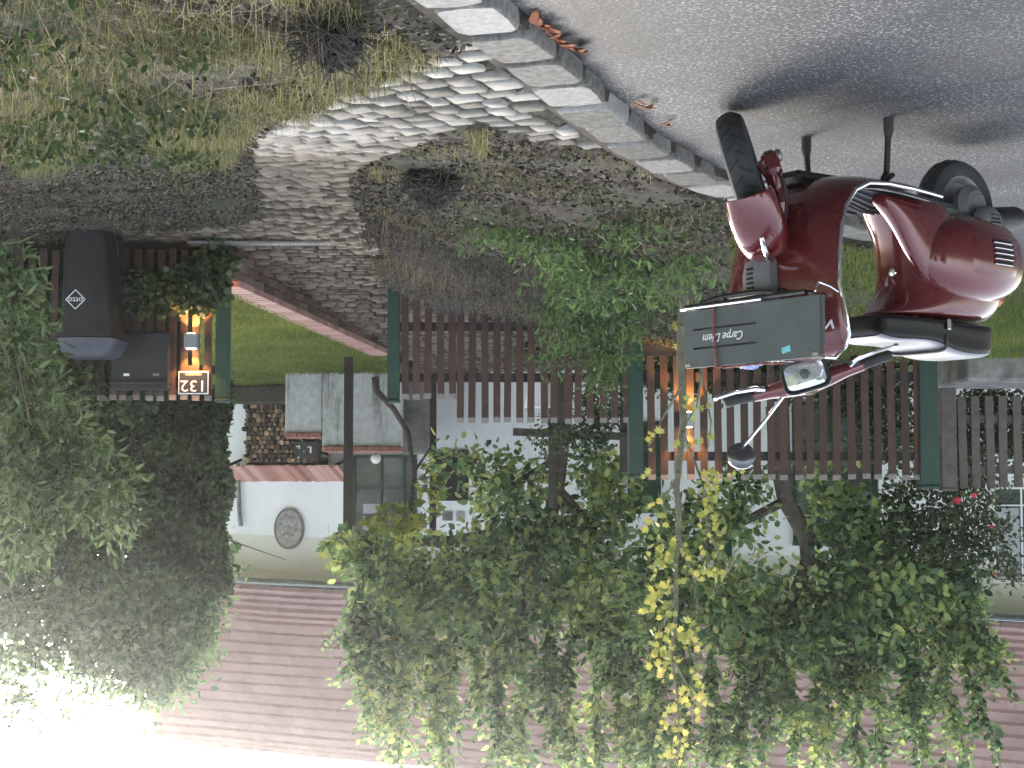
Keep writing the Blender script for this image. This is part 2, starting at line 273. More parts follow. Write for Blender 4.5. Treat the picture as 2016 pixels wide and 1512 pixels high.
# ------------------------------------------------ object helpers
def tag(o,label=None,cat=None,group=None,kind=None):
    if label:o['label']=label
    if cat:o['category']=cat
    if group:o['group']=group
    if kind:o['kind']=kind
    return o
def thing(name,label,cat,loc=(0,0,0),rz=0,group=None):
    o=bpy.data.objects.new(name,None);o.empty_display_size=.1;COL.objects.link(o)
    o.matrix_world=Matrix.Translation(Vector(loc))@Matrix.Rotation(rz,4,'Z')
    o['_w']=0;del o['_w']
    return tag(o,label,cat,group)
class MB:
    def __init__(s): s.v=[];s.f=[]
    def add(s,v,f):
        n=len(s.v);s.v+= [tuple(q) for q in v];s.f+=[tuple(i+n for i in q) for q in f];return s
    def box(s,c,size,rot=None,bev=0):
        x,y,z=size[0]/2,size[1]/2,size[2]/2
        b=min(bev,x*.9,y*.9,z*.9)
        if b<=0: vs=[(i*x,j*y,k*z) for i in(-1,1) for j in(-1,1) for k in(-1,1)];fs=[(0,1,3,2),(4,6,7,5),(0,4,5,1),(2,3,7,6),(0,2,6,4),(1,5,7,3)]
        else:
            vs=[];fs=[];idx={}
            for i in(-1,1):
                for j in(-1,1):
                    for k in(-1,1):
                        for a in range(3):
                            p=[i*(x-b),j*(y-b),k*(z-b)];p[a]=[i*x,j*y,k*z][a];idx[(i,j,k,a)]=len(vs);vs.append(tuple(p))
            for a in range(3):
                for sg in(-1,1):
                    u,w_=(a+1)%3,(a+2)%3;q=[]
                    for su,sw in((-1,-1),(1,-1),(1,1),(-1,1)):
                        t=[0,0,0];t[a]=sg;t[u]=su;t[w_]=sw;q.append(idx[(*t,a)])
                    fs.append(tuple(q if sg>0 else q[::-1]))
            for a in range(3):
                u,w_=(a+1)%3,(a+2)%3
                for su in(-1,1):
                    for sw in(-1,1):
                        t0=[0,0,0];t1=[0,0,0];t0[a]=-1;t1[a]=1;t0[u]=t1[u]=su;t0[w_]=t1[w_]=sw
                        q=(idx[(*t0,u)],idx[(*t1,u)],idx[(*t1,w_)],idx[(*t0,w_)]);fs.append(q if su*sw>0 else q[::-1])
            for i in(-1,1):
                for j in(-1,1):
                    for k in(-1,1):
                        q=(idx[(i,j,k,0)],idx[(i,j,k,1)],idx[(i,j,k,2)]);fs.append(q if i*j*k>0 else q[::-1])
        c=Vector(c);r=rot or Matrix.Identity(3)
        return s.add([c+r@Vector(p) for p in vs],fs)
    def tube(s,path,r,n=8,cap=True):
        path=[Vector(p) for p in path];m=len(path);rs=r if isinstance(r,(list,tuple)) else [r]*m
        prev=None;rings=[]
        for i,p in enumerate(path):
            d=(path[min(i+1,m-1)]-path[max(i-1,0)]).normalized()
            if prev is None:
                a=Vector((0,0,1)) if abs(d.z)<.9 else Vector((1,0,0));u=d.cross(a).normalized()
            else: u=(prev-d*prev.dot(d)).normalized()
            prev=u;w_=d.cross(u)
            rings.append([p+(u*math.cos(t)+w_*math.sin(t))*rs[i] for t in[2*math.pi*k/n for k in range(n)]])
        return s.loft(rings,True,cap)
    def loft(s,rings,closed=True,cap=False):
        n=len(rings[0]);vs=[p for r in rings for p in r];fs=[]
        for i in range(len(rings)-1):
            for k in range(n if closed else n-1):
                k2=(k+1)%n;fs.append((i*n+k,i*n+k2,(i+1)*n+k2,(i+1)*n+k))
        if cap: fs.append(tuple(range(n))[::-1]);fs.append(tuple((len(rings)-1)*n+k for k in range(n)))
        return s.add(vs,fs)
    def lathe(s,prof,c,axis,n=32,closed=False):
        """prof: (radius, along axis)"""
        ax=Vector(axis).normalized();a=Vector((0,0,1)) if abs(ax.z)<.9 else Vector((1,0,0));u=ax.cross(a).normalized();w_=ax.cross(u);c=Vector(c)
        rings=[[c+ax*h+(u*math.cos(t)+w_*math.sin(t))*r for r,h in prof] for t in[2*math.pi*k/n for k in range(n)]]
        m=len(prof);vs=[p for r in rings for p in r];fs=[]
        for i in range(n):
            j=(i+1)%n
            for k in range(m if closed else m-1):
                k2=(k+1)%m;fs.append((i*m+k,j*m+k,j*m+k2,i*m+k2))
        return s.add(vs,fs)
    def ellipsoid(s,c,r,n=20,m=12,e=1.):
        vs=[];fs=[];c=Vector(c)
        sg=lambda a:math.copysign(abs(a)**e,a)
        for i in range(m+1):
            ph=-math.pi/2+math.pi*i/m
            for k in range(n):
                th=2*math.pi*k/n;vs.append(c+Vector((r[0]*sg(math.cos(ph))*sg(math.cos(th)),r[1]*sg(math.cos(ph))*sg(math.sin(th)),r[2]*sg(math.sin(ph)))))
        for i in range(m):
            for k in range(n):
                k2=(k+1)%n;fs.append((i*n+k,i*n+k2,(i+1)*n+k2,(i+1)*n+k))
        return s.add(vs,fs)
    def xf(s,fn): s.v=[tuple(fn(Vector(p))) for p in s.v];return s
    def build(s,name,m,parent=None,smooth=True,world=True,mods=(),angle=35):
        me=bpy.data.meshes.new(name);me.from_pydata(s.v,[],s.f);me.validate()
        return finish(name,me,m,parent,smooth,world,mods,angle)
def finish(name,me,m,parent=None,smooth=True,world=True,mods=(),angle=35):
    me.materials.append(M[m] if isinstance(m,str) else m)
    if smooth:
        me.polygons.foreach_set('use_smooth',[True]*len(me.polygons))
        try: me.set_sharp_from_angle(angle=R(angle))
        except Exception: pass
    me.update();o=bpy.data.objects.new(name,me);COL.objects.link(o)
    if parent:
        o.parent=parent
        if world: o.matrix_parent_inverse=parent.matrix_basis.inverted()
    for k,a in mods:
        md=o.modifiers.new(k.lower(),k)
        for q,v in a.items(): setattr(md,q,v)
    return o
def npmesh(name,V,F,m,parent=None,smooth=False):
    V=np.ascontiguousarray(V,np.float32);F=np.ascontiguousarray(F,np.int32);k=F.shape[1]
    me=bpy.data.meshes.new(name);me.vertices.add(len(V));me.vertices.foreach_set('co',V.ravel())
    me.loops.add(F.size);me.loops.foreach_set('vertex_index',F.ravel())
    me.polygons.add(len(F));me.polygons.foreach_set('loop_start',np.arange(0,F.size,k,dtype=np.int32));me.polygons.foreach_set('loop_total',np.full(len(F),k,np.int32))
    me.update(calc_edges=True)
    return finish(name,me,m,parent,smooth)
def norm(a): return a/np.maximum(np.linalg.norm(a,axis=-1,keepdims=True),1e-9)
LEAF=dict(oval=([(0,0,0),(.26,.32,.05),(.24,.68,.04),(0,1,-.04),(-.24,.68,.04),(-.26,.32,.05)],[(0,1,2,3),(0,3,4,5)]),
          slim=([(0,0,0),(.13,.35,.03),(.11,.7,.0),(0,1,-.1),(-.11,.7,.0),(-.13,.35,.03)],[(0,1,2,3),(0,3,4,5)]),
          round=([(0,0,0),(.42,.25,.05),(.38,.75,.04),(0,1,-.03),(-.38,.75,.04),(-.42,.25,.05)],[(0,1,2,3),(0,3,4,5)]),
          maple=([(0,0,0),(.18,.10,0),(.48,.22,-.03),(.25,.42,.02),(.45,.78,-.05),(.12,.68,.0),(0,1.05,-.06),(-.12,.68,.0),(-.45,.78,-.05),(-.25,.42,.02),(-.48,.22,-.03),(-.18,.10,0),(0,.4,.02)],
                 [(12,0,1,2),(12,2,3,4),(12,4,5,6),(12,6,7,8),(12,8,9,10),(12,10,11,0)]))
def leafmesh(name,pos,axis,size,m,parent=None,shape='oval',nrm=None,rng=RNG):
    N=len(pos);axis=norm(axis)
    if nrm is None: nrm=rng.normal(size=(N,3));nrm[:,2]+=1.0
    nrm=norm(nrm-axis*np.sum(nrm*axis,1,keepdims=True));side=np.cross(axis,nrm)
    tv,tf=LEAF[shape];tv=np.array(tv);tf=np.array(tf)
    size=np.broadcast_to(np.asarray(size,float),(N,))[:,None,None]
    V=pos[:,None,:]+size*(side[:,None,:]*tv[None,:,0:1]+axis[:,None,:]*tv[None,:,1:2]+nrm[:,None,:]*tv[None,:,2:3])
    F=tf[None]+(np.arange(N)*len(tv))[:,None,None]
    return npmesh(name,V.reshape(-1,3),F.reshape(-1,tf.shape[1]),m,parent)
def textmesh(s,size,shear=0,depth=.0015,sx=1):
    c=bpy.data.curves.new('t','FONT');c.body=s;c.size=size;c.shear=shear;c.extrude=depth/2;c.align_x='CENTER';c.align_y='CENTER';c.resolution_u=3
    o=bpy.data.objects.new('t',c);COL.objects.link(o);bpy.context.view_layer.update()
    me=o.to_mesh();vs=[(v.co.x*sx,v.co.y,v.co.z) for v in me.vertices];fs=[tuple(p.vertices) for p in me.polygons];o.to_mesh_clear()
    bpy.data.objects.remove(o);bpy.data.curves.remove(c);return vs,fs
def text(mb,s,size,org,right,up,**k):
    vs,fs=textmesh(s,size,**k);r=Vector(right).normalized();u=Vector(up).normalized();n=r.cross(u)
    mb.add([Vector(org)+r*a+u*b+n*c for a,b,c in vs],fs);return mb
def struct(o): o['kind']='structure';return o
def stuff(o,label,cat): return tag(o,label,cat,kind='stuff')

# ================================================= SETTING
# base ground to the horizon
b=MB();b.add([(-400,-200,-.75),(400,-200,-.75),(400,700,-.75),(-400,700,-.75)],[(0,1,2,3)]);struct(b.build('ground','lawn',smooth=False))
# path outline (pixels) and mask
PATHPX=[(1000,40),(903,98),(866,112),(782,140),(736,172),(680,184),(610,219),(558,238),(512,270),(498,298),(503,336),(515,387),(517,430),(440,446),(330,456),(236,452),(225,500),(760,500),(748,470),(726,448),(700,405),(686,345),(745,317),(820,282),(885,256),(955,242),(1006,261),(1118,284),(1248,294),(1290,300),(1190,180)]
def on_path(X,Y):
    z=zt(X,Y);u,v=px(np.asarray(X,float),np.asarray(Y,float),z)
    return inpoly(u,v,PATHPX)
# verge terrain
xs=np.arange(-9,6.01,.06);ys=np.arange(2.5,13.07,.06);XX,YY=np.meshgrid(xs,ys);ZZ=zt(XX,YY)
op=on_path(XX,YY);ks=kerb_side(XX,YY)
bump=RNG.normal(0,.007,XX.shape)+.02*np.sin(XX*5.1+1.3*np.sin(YY*3))*np.sin(YY*4.3)
ZZ=np.where(op,ZZ-.009,ZZ+bump)
def mound(cx,cy,r,h):
    global ZZ
    c=G(cx,cy);d=np.hypot(XX-c.x,YY-c.y)/r;ZZ=ZZ+h*np.exp(-d*d)*(1+.3*np.sin(XX*19)*np.cos(YY*23))*(~op)

ZZ=np.where(ks<.27,ZZ+(-.07-ZZ)*np.clip((.27-ks)/.10,0,1),ZZ)
ny,nx=XX.shape;I=np.arange(ny*nx).reshape(ny,nx)
F=np.stack([I[:-1,:-1],I[:-1,1:],I[1:,1:],I[1:,:-1]],-1).reshape(-1,4)
struct(npmesh('verge',np.stack([XX,YY,ZZ],-1).reshape(-1,3),F,'soil',smooth=True))
# road
b=MB();rp=[(3.5,-3,RZ)]+[(x+.02,y+.0,RZ) for x,y in KL]+[(-30,22,RZ),(-30,-3,RZ)];b.add(rp,[tuple(range(len(rp)))]);struct(b.build('road','asphalt',smooth=False))
# granite kerb of rough setts
def kerb_pts():
    out=[];step=.325;acc=0
    for i in range(len(KL)-1):
        a=Vector(KL[i]);d=Vector(KL[i+1])-a;L=d.length;d.normalize()
        while acc<L: out.append((a+d*acc,d));acc+=step
        acc-=L
    return out
b=MB();kr=random.Random(3)
for p,d in kerb_pts():
    n=Vector((d.y,-d.x));L=.151*kr.uniform(.95,1.02);W=.105*kr.uniform(.9,1.08);c=p+n*(.12);z=.032+kr.uniform(-.006,.006)
    ang=kr.uniform(-.06,.06);ring=[];N=16
    for hz,sc in((-.15,1),(z-.02,1.0),(z-.006,.97),(z,.90)):
        rr=[]
        for k in range(N):
            t=2*math.pi*k/N;cx=math.copysign(abs(math.cos(t))**.35,math.cos(t));cy=math.copysign(abs(math.sin(t))**.35,math.sin(t))
            j=1+.03*math.sin(7*t+p.y*9)+kr.uniform(-.015,.015);a=(cx*L*sc*j);e=(cy*W*sc*j)
            a,e=a*math.cos(ang)-e*math.sin(ang),a*math.sin(ang)+e*math.cos(ang)
            q=c+d*a+n*e;rr.append((q.x,q.y,hz+(kr.uniform(-.004,.004) if hz>.05 else 0)))
        ring.append(rr)
    b.loft(ring,True,False);n0=len(b.v);cz=(c.x,c.y,z+.004);b.add([cz]+ring[-1],[(0,1+k,1+(k+1)%N) for k in range(N)])
struct(b.build('kerb','kerb',angle=50))
b=MB();kk=[(Vector(p),d) for p,d in kerb_pts()];b.loft([[(p+Vector((d.y,-d.x))*w_).to_3d()+Vector((0,0,z)) for p,d in kk] for w_,z in((.02,RZ-.05),(.03,.006),(.15,.012),(.25,.02),(.262,-.2))],False);struct(b.build('kerb_bedding','joint'))
# setts of the path
def setts(name,x0,x1,y0,y1,zf,mask,rot,ax,ay,seed):
    r=np.random.default_rng(seed);V=[];Fs=[];cx,cy=(x0+x1)/2,(y0+y1)/2;D=max(x1-x0,y1-y0)*.75
    rows=np.arange(-D,D,ay);cc=[]
    for i,v in enumerate(rows):
        u=-D+r.uniform(0,ax)
        while u<D:
            wd=ax*r.uniform(.8,1.25);cc.append((u+wd/2,v+.05*math.sin(u*1.7+v*.6)+r.normal(0,.004),wd,ay*r.uniform(.9,1.05)));u+=wd
    A=np.array(cc);c,s=math.cos(rot),math.sin(rot)
    X=cx+A[:,0]*c-A[:,1]*s;Y=cy+A[:,0]*s+A[:,1]*c;k=(X>x0)&(X<x1)&(Y>y0)&(Y<y1)
    A,X,Y=A[k],X[k],Y[k];k=mask(X,Y);A,X,Y=A[k],X[k],Y[k]
    N=len(X);Z=zf(X,Y)+r.normal(0,.004,N);g=.010
    hx=A[:,2]/2-g;hy=A[:,3]/2-g;ring=[]
    for hz,sc in((-.05,1),(0,1.0),(.007,.90)):
        for a,e in((-1,-1),(1,-1),(1,1),(-1,1)):
            ex=a*hx*sc*r.uniform(.90,1.03,N);ey=e*hy*sc*r.uniform(.90,1.03,N)
            ring.append(np.stack([X+ex*c-ey*s,Y+ex*s+ey*c,Z+hz+(r.normal(0,.003,N) if hz>0 else 0)],-1))
    V=np.stack(ring,1);F=[]
    for i in range(2):
        for q in range(4): F.append((i*4+q,i*4+(q+1)%4,(i+1)*4+(q+1)%4,(i+1)*4+q))
    F.append((8,9,10,11));F=np.array(F)[None]+(np.arange(N)*12)[:,None,None]
    return struct(npmesh(name,V.reshape(-1,3),F.reshape(-1,4),'cobble'))
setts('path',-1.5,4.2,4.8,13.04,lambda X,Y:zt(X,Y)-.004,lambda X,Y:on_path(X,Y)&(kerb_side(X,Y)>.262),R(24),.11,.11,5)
# garden: lawn, path and gravel behind the fence
xs=np.arange(-12,9,.15);ys=np.arange(13.09,30,.15);XX,YY=np.meshgrid(xs,ys)
gpL=lambda Y:np.full_like(np.asarray(Y,float),-.75)
WALLA=P(458,560,13.25);WALLB=P(762,697,18.2)
def wallx(Y): return WALLA.x+(WALLB.x-WALLA.x)*(np.asarray(Y,float)-13.1)/(18.2-13.1)
def sheet(fx0,fx1,name,n=60):
    ff=np.linspace(0,1,n)**1.3;xa=fx0(ys);xb=fx1(ys);XX=xa[:,None]+(xb-xa)[:,None]*ff[None];YY=np.repeat(ys[:,None],n,1)
    ZZ=zg(XX,YY)+RNG.normal(0,.004,XX.shape);I=np.arange(XX.size).reshape(XX.shape)
    F=np.stack([I[:-1,:-1],I[:-1,1:],I[1:,1:],I[1:,:-1]],-1).reshape(-1,4)
    return struct(npmesh(name,np.stack([XX,YY,ZZ],-1).reshape(-1,3),F,'lawn',smooth=True))
sheet(lambda Y:wallx(Y)+.06,lambda Y:Y*0+9,'lawn');sheet(lambda Y:Y*0-.9,lambda Y:Y*0-12,'lawn')
b=MB();YS=[13.05+i*.4 for i in range(22)];b.loft([[(-1.2,y,float(zgp(y))-.03) for y in YS],[(3.2,y,float(zgp(y))-.03) for y in YS]],False);struct(b.build('garden_path_bed','joint',smooth=False))
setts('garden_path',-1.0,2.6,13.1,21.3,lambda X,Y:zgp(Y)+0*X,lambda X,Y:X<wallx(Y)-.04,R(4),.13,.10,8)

# ---- drain grate across the gateway
g0=P(372,478,12.85);g1=P(752,479,12.85);gz=float(zt(1.6,12.8))+.03
t=thing('drain_grate','narrow steel slot drain grate across the cobbles in the gateway','drain grate',(g0.x,12.85,gz))
b=MB()
for dy in(-.055,.055): b.box(((g0.x+g1.x)/2,12.85+dy,gz),(abs(g1.x-g0.x),.012,.02))
b.build('frame','grate',t,False)
b=MB();n=52
for i in range(n):
    x=g1.x+(g0.x-g1.x)*(i+.5)/n;b.box((x,12.85,gz-.002),(.018,.098,.012))
b.build('grating','grate',t,False)

# ================================================= FENCE
FY=13.0
def zpx(y,Y=FY): return P(1008,y,Y).z
def post(name,x0,x1,ytop,ybot,label,cat,m='green',Y=FY+.02,group=None,cap=True):
    a=P(x0,ytop,Y);c=P(x1,ybot,Y);w_=abs(a.x-c.x);cx=(a.x+c.x)/2
    t=thing(name,label,cat,(cx,Y,c.z-.25),0,group)
    MB().box((cx,Y,(a.z+c.z-.25)/2-.01),(w_,w_,a.z-c.z+.25-.04),bev=.006).build('shaft',m,t,False)
    MB().box((cx,Y,a.z-.012),(w_+.008,w_+.008,.03),bev=.008).build('cap',m,t,False)
    return t
post('fence_post',425,455,792,480,'green painted post beside the house number sign at the gateway','post',group='green fence posts')
post('fence_post',763,788,793,500,'green painted post at the other side of the gateway, next to the lower pickets','post',group='green fence posts')
post('fence_post',1237,1264,941,560,'green painted post rising out of the leafy shrub','post',group='green fence posts')
post('fence_post',1809,1840,962,640,'green painted post behind the scooter seat, between brown and grey pickets','post',group='green fence posts')
post('fence_post',1852,1878,966,745,'weathered grey wooden post at the start of the grey fence','post',m='greywood',Y=14.75)
def panel(label,segs,rails,pitch,wpx,m='picket',Y=FY,group='slatted fence panels',sill=None):
    """segs: (xstart,xend,ytop,ybot)"""
    X0=max(P(s[1],0,Y).x for s in segs)if 0 else None
    xa=P(segs[0][0],756,Y).x;xb=P(segs[-1][1],756,Y).x;cx=(xa+xb)/2
    zb=min(zpx(s[3],Y) for s in segs);t=thing('picket_fence',label,'fence',(cx,Y,zb-.1),0,group)
    s_=FPX/Y;w_=wpx/s_;first=None;capm=None
    for (x0,x1,yt,yb) in segs:
        n=int(round((x1-x0-wpx)/pitch))
        for i in range(n+1):
            x=x0+wpx/2+i*pitch+random.uniform(-1,1);c=P(x,756,Y);a=zpx(yt,Y)+random.uniform(-.006,.006);bb=zpx(yb,Y)+random.uniform(-.01,.006)
            h=a-bb;k=MB().box((0,0,h/2-.02),(w_,.022,h-.04)).build('picket',m,t,False,world=False)
            k.location=(c.x-cx,-.011,bb-(zb-.1));k.rotation_euler=(random.uniform(-.008,.012),random.uniform(-.011,.011),random.uniform(-.04,.04))
            e=MB().box((0,0,h-.02),(w_+.001,.0235,.04)).build('end_cap','endgrain' if m=='picket' else m,k,False,world=False)
    for (x0,x1,y) in rails:
        a=P(x0,y,Y);c=P(x1,y,Y);MB().box(((a.x+c.x)/2,Y+.031,a.z),(abs(a.x-c.x),.045,.07)).build('rail','darkwood' if m=='picket' else m,t,False)
    if sill:
        a=P(sill[0],sill[2],Y);c=P(sill[1],sill[2],Y);MB().box(((a.x+c.x)/2,Y+.03,a.z-.04),(abs(a.x-c.x),.09,.1)).build('base_board','darkwood',t,False)
    return t
panel('brown slatted fence panel carrying the number sign, letterbox and lit lamp',[(30,420,788,492)],[(20,425,560),(20,425,728)],23.2,14)
panel('brown slatted fence panel stepping up from the gateway to the leafy shrub',[(790,893,786,580),(901,1236,833,582)],[(786,1238,643),(786,1238,743)],23.2,14)
panel('long brown slatted fence panel behind the scooter handlebar',[(1272,1806,944,702)],[(1264,1810,742),(1264,1810,898)],26.3,14.5,sill=(1264,1810,697))
panel('weathered grey slatted fence behind the rear of the scooter',[(1884,2160,960,781)],[(1878,2170,825),(1878,2170,925)],27,16,m='greywood',Y=14.75,group=None)
# concrete base strip under grey fence
a=P(1845,742,14.7);c=P(2150,742,14.7)
t=MB().box(((a.x+c.x)/2,14.3,.3),(abs(a.x-c.x),1.1,.36),bev=.02).build('concrete_base','greyplaster');tag(t,'low rough grey concrete base strip below the grey slatted fence','base wall')

# ---- wall lamps (lit)
def wall_lamp(x,y,label):
    c=P(x,y,FY-.09);t=thing('wall_lamp',label,'lamp',(c.x,FY-.022,c.z),0,'up and down lamps on the fence')
    MB().box(c,(.105,.11,.115),bev=.006).build('housing','lampgrey',t,False)
    for sg,nm in((1,'upper_lens'),(-1,'lower_lens')):
        b=MB();b.lathe([(.001,0),(.034,.0),(.038,.003),(.001,.004)],(c.x,c.y,c.z+sg*.058),(0,0,sg),20);b.build(nm,'glow',t)
        l=bpy.data.lights.new('bulb','SPOT');l.energy=(7 if sg>0 else 13)*(1 if x<900 else .8);l.color=(1,.46,.13);l.spot_size=R(96);l.spot_blend=.35;l.shadow_soft_size=.02
        o=bpy.data.objects.new('bulb',l);COL.objects.link(o);o.parent=t;o.matrix_parent_inverse=t.matrix_basis.inverted()
        o.location=(c.x,c.y-.02,c.z+sg*.07)
        o.rotation_euler=Vector((0,.22,sg)).to_track_quat('-Z','Y').to_euler()
wall_lamp(377,672,'lit grey up and down wall lamp right under the number 132 sign')
wall_lamp(1353,826,'lit grey up and down wall lamp behind the thin yellow leaved sapling')
# ---- number sign
a=P(351,776,FY-.03);c=P(411,731,FY-.03);cx,cz=(a.x+c.x)/2,(a.z+c.z)/2;W_,H_=abs(a.x-c.x),abs(a.z-c.z)
t=thing('house_number_sign','dark blue enamel house number sign reading 132 with white border','sign',(cx,FY-.03,cz))
MB().box((cx,FY-.03,cz),(W_,.012,H_),bev=.002).build('plate','white',t,False)
MB().box((cx,FY-.0365,cz),(W_-.018,.004,H_-.018)).build('enamel_face','signblue',t,False)
b=MB();text(b,'132',.125,(cx,FY-.0395,cz+.022),(1,0,0),(0,0,1),sx=1.12);b.build('numerals','white',t,False)
MB().box((cx+.0,FY-.0395,cz-.066),(.13,.002,.020)).build('name_strip','endgrain',t,False)
# ---- letterbox
a=P(222,768,FY-.1);c=P(336,656,FY-.1);cx,cz=(a.x+c.x)/2,(a.z+c.z)/2;W_,H_=abs(a.x-c.x),abs(a.z-c.z)
t=thing('letterbox','wide black letterbox with two small white labels mounted on the fence','letterbox',(cx,FY-.02,cz))
MB().box((cx,FY-.1,cz),(W_,.15,H_),bev=.008).build('box','black',t,False)
MB().box((cx,FY-.115,cz+H_/2-.055),(W_+.012,.19,.018),bev=.004).build('lid','black',t,False)
for q,wd in((-.10,.045),(.13,.05)):
    MB().box((cx-q*1.,FY-.178,cz+.5*H_-.115),(wd,.003,.02)).build('label_card','white' if q<0 else 'endgrain',t,False)
# ---- wheelie bin
Yb=12.35
def binring(y,x0,x1,d,yy=Yb):
    a=P(x0,y,yy);c=P(x1,y,yy);cx=(a.x+c.x)/2;hw=abs(a.x-c.x)/2;z=a.z;rr=[]
    for k in range(24):
        t=2*math.pi*k/24;rr.append((cx+math.copysign(abs(math.cos(t))**.35,math.cos(t))*hw,yy+d/2+math.copysign(abs(math.sin(t))**.35,math.sin(t))*d/2,z))
    return rr
bc=P(162,448,Yb);t=thing('wheelie_bin','black wheelie bin with blue grey lid and white diamond emblem against the fence','wheelie bin',(bc.x,Yb+.25,bc.z))
b=MB();b.loft([binring(448,128,208,.40),binring(470,124,211,.42),binring(560,118,216,.46),binring(650,112,220,.5)],True,True);b.build('body','bin',t,angle=50)
b=MB();b.loft([binring(650,104,226,.56,Yb-.03),binring(662,102,228,.57,Yb-.03)],True,True);b.build('rim','bin',t)
b=MB();b.loft([binring(664,106,225,.55,Yb-.03),binring(676,108,222,.54,Yb-.02),binring(694,116,216,.42,Yb+.02),binring(703,130,208,.28,Yb+.08)],True,True);b.build('lid','binlid',t)
b=MB();hx=P(160,655,Yb).x;hz=zpx(668,Yb);b.tube([(hx-.2,Yb+.53,hz+.02),(hx-.2,Yb+.58,hz+.05),(hx+.2,Yb+.58,hz+.05),(hx+.2,Yb+.53,hz+.02)],.015);b.build('handle','bin',t)
for sx in(-.17,.17):
    b=MB();b.lathe([(.001,-.03),(.09,-.03),(.1,-.015),(.1,.015),(.09,.03),(.001,.03)],(bc.x+sx,Yb+.40,bc.z+.09),(1,0,0),24);b.build('wheel','black',t)
lc=P(148,589,Yb-.012);b=MB();d=.072;th=.006
crn=[Vector((lc.x,Yb-.004,lc.z+d)),Vector((lc.x+d,Yb-.004,lc.z)),Vector((lc.x,Yb-.004,lc.z-d)),Vector((lc.x-d,Yb-.004,lc.z))]
for i in range(4): b.tube([crn[i],crn[(i+1)%4]],.0035,4)
text(b,'otto',.062,(lc.x,Yb-.006,lc.z+.004),(1,0,0),(0,0,1),sx=1.05);em=b.build('emblem','white',t,False)

# ---- brick retaining wall
za=WALLA.z;zb=WALLB.z
t=thing('retaining_wall','low brown brick retaining wall with pink coping between path and lawn','wall',(WALLA.x,13.1,za-.5))
b=MB();d=(WALLB-WALLA);d.z=0;L=d.length;d.normalize();nn=Vector((-d.y,d.x,0))
nb=int(L/.25)
for r in range(6):
    for i in range(nb):
        q=(i+.5*(r%2))*L/nb;f=q/L
        if q>L:continue
        c=WALLA+d*q;zc=za+(zb-za)*f-.065-r*.075
        b.box((c.x,c.y,zc),(.238,.11,.066),Matrix.Rotation(math.atan2(d.y,d.x)+random.uniform(-.01,.01),3,'Z'),.004)
b.build('brickwork',islandmat('path_wall_brick',[(.06,.035,.03),(.12,.07,.055),(.16,.11,.09)],.9,.4,30,.5),t,False)
b=MB()
for i in range(nb*2):
    q=(i+.5)*L/(nb*2);f=q/L;c=WALLA+d*q-nn*.06;b.box((c.x,c.y,za+(zb-za)*f-.005),(.116,.24,.055),Matrix.Rotation(math.atan2(d.y,d.x),3,'Z'),.005)
b.build('coping',islandmat('coping_brick',[(.28,.14,.12),(.42,.25,.22)],.85,.3,30,.5),t,False)

# ================================================= HOUSE
HA=Vector((3.68,21.5,0));HB=Vector((-5.06,18.5,0));HU=(HB-HA).normalized();HN=Vector((-HU.y,HU.x,0))
if HN.y>0:HN=-HN
def HF(x,y,off=0.):
    d=Vector(ray(x,y));o=Vector((0,0,CH));t=((HA-o).dot(HN)+off-(Vector((0,0,0))).dot(HN))/d.dot(HN)
    return o+d*t
HR=Matrix((HU,HN,Vector((0,0,1)))).transposed()   # columns: along, out, up
def hbox(b,x0,x1,y0,y1,off,dep,bev=0):
    """box on the facade plane: front face at `off`, depth dep inwards"""
    p=HF(x0,(y0+y1)/2,off);q=HF(x1,(y0+y1)/2,off);z0=HF((x0+x1)/2,y0,off).z;z1=HF((x0+x1)/2,y1,off).z
    c=(p+q)/2-HN*dep/2;c.z=(z0+z1)/2
    return b.box(c,(abs((p-q).dot(HU)),dep,abs(z1-z0)),HR,bev)
house=thing('house','long white plastered cottage with pinkish tiled roof behind the fence','house',(0,20.2,0))
def eave(a): return 2.53+.0275*(a) + .012*math.sin(a*1.3)
A0,A1=-1.7,13.2
def hp(a,o,z): 
    p=HA+HU*a+HN*o;return Vector((p.x,p.y,z))
b=MB();c=(hp(A0+.3,0,0)+hp(A1,0,0))/2-HN*.2;c.z=1.0;b.box(c,(A1-A0-.3,.4,3.3),HR);b.build('wall','plaster',house,False)
# side and back volume
b=MB();c=(hp(A0+.3,0,0)+hp(A1,0,0))/2-HN*2.6;c.z=1.0;b.box(c,(A1-A0-.32,4.4,3.3),HR);b.build('rear_wall','plaster',house,False)
# coved eaves
b=MB();rings=[]
for i in range(13):
    a=A0+.3+(A1-A0-.3)*i/12;e=eave(a);rings.append([hp(a,.003,e-.60)]+[hp(a,.003+.42*(1-math.cos(t)),e-.56+.50*math.sin(t)) for t in[math.pi/2*k/7 for k in range(8)]])
b.loft(rings,False);b.build('coved_eaves','cove',house)
# gutter
b=MB();path=[hp(A0+(A1-A0)*i/12,.52,eave(A0+(A1-A0)*i/12)-.03) for i in range(13)]
rings=[[p+HN*.06*math.cos(t)+Vector((0,0,.06*math.sin(t))) for t in[math.pi+math.pi*k/8 for k in range(9)]] for p in path];b.loft(rings,False)
b.build('gutter','gutter',house,mods=[('SOLIDIFY',dict(thickness=.006))])
b=MB();b.tube([p+HN*.062+Vector((0,0,.004)) for p in path],.007,6);b.build('gutter_bead','chrome',house)
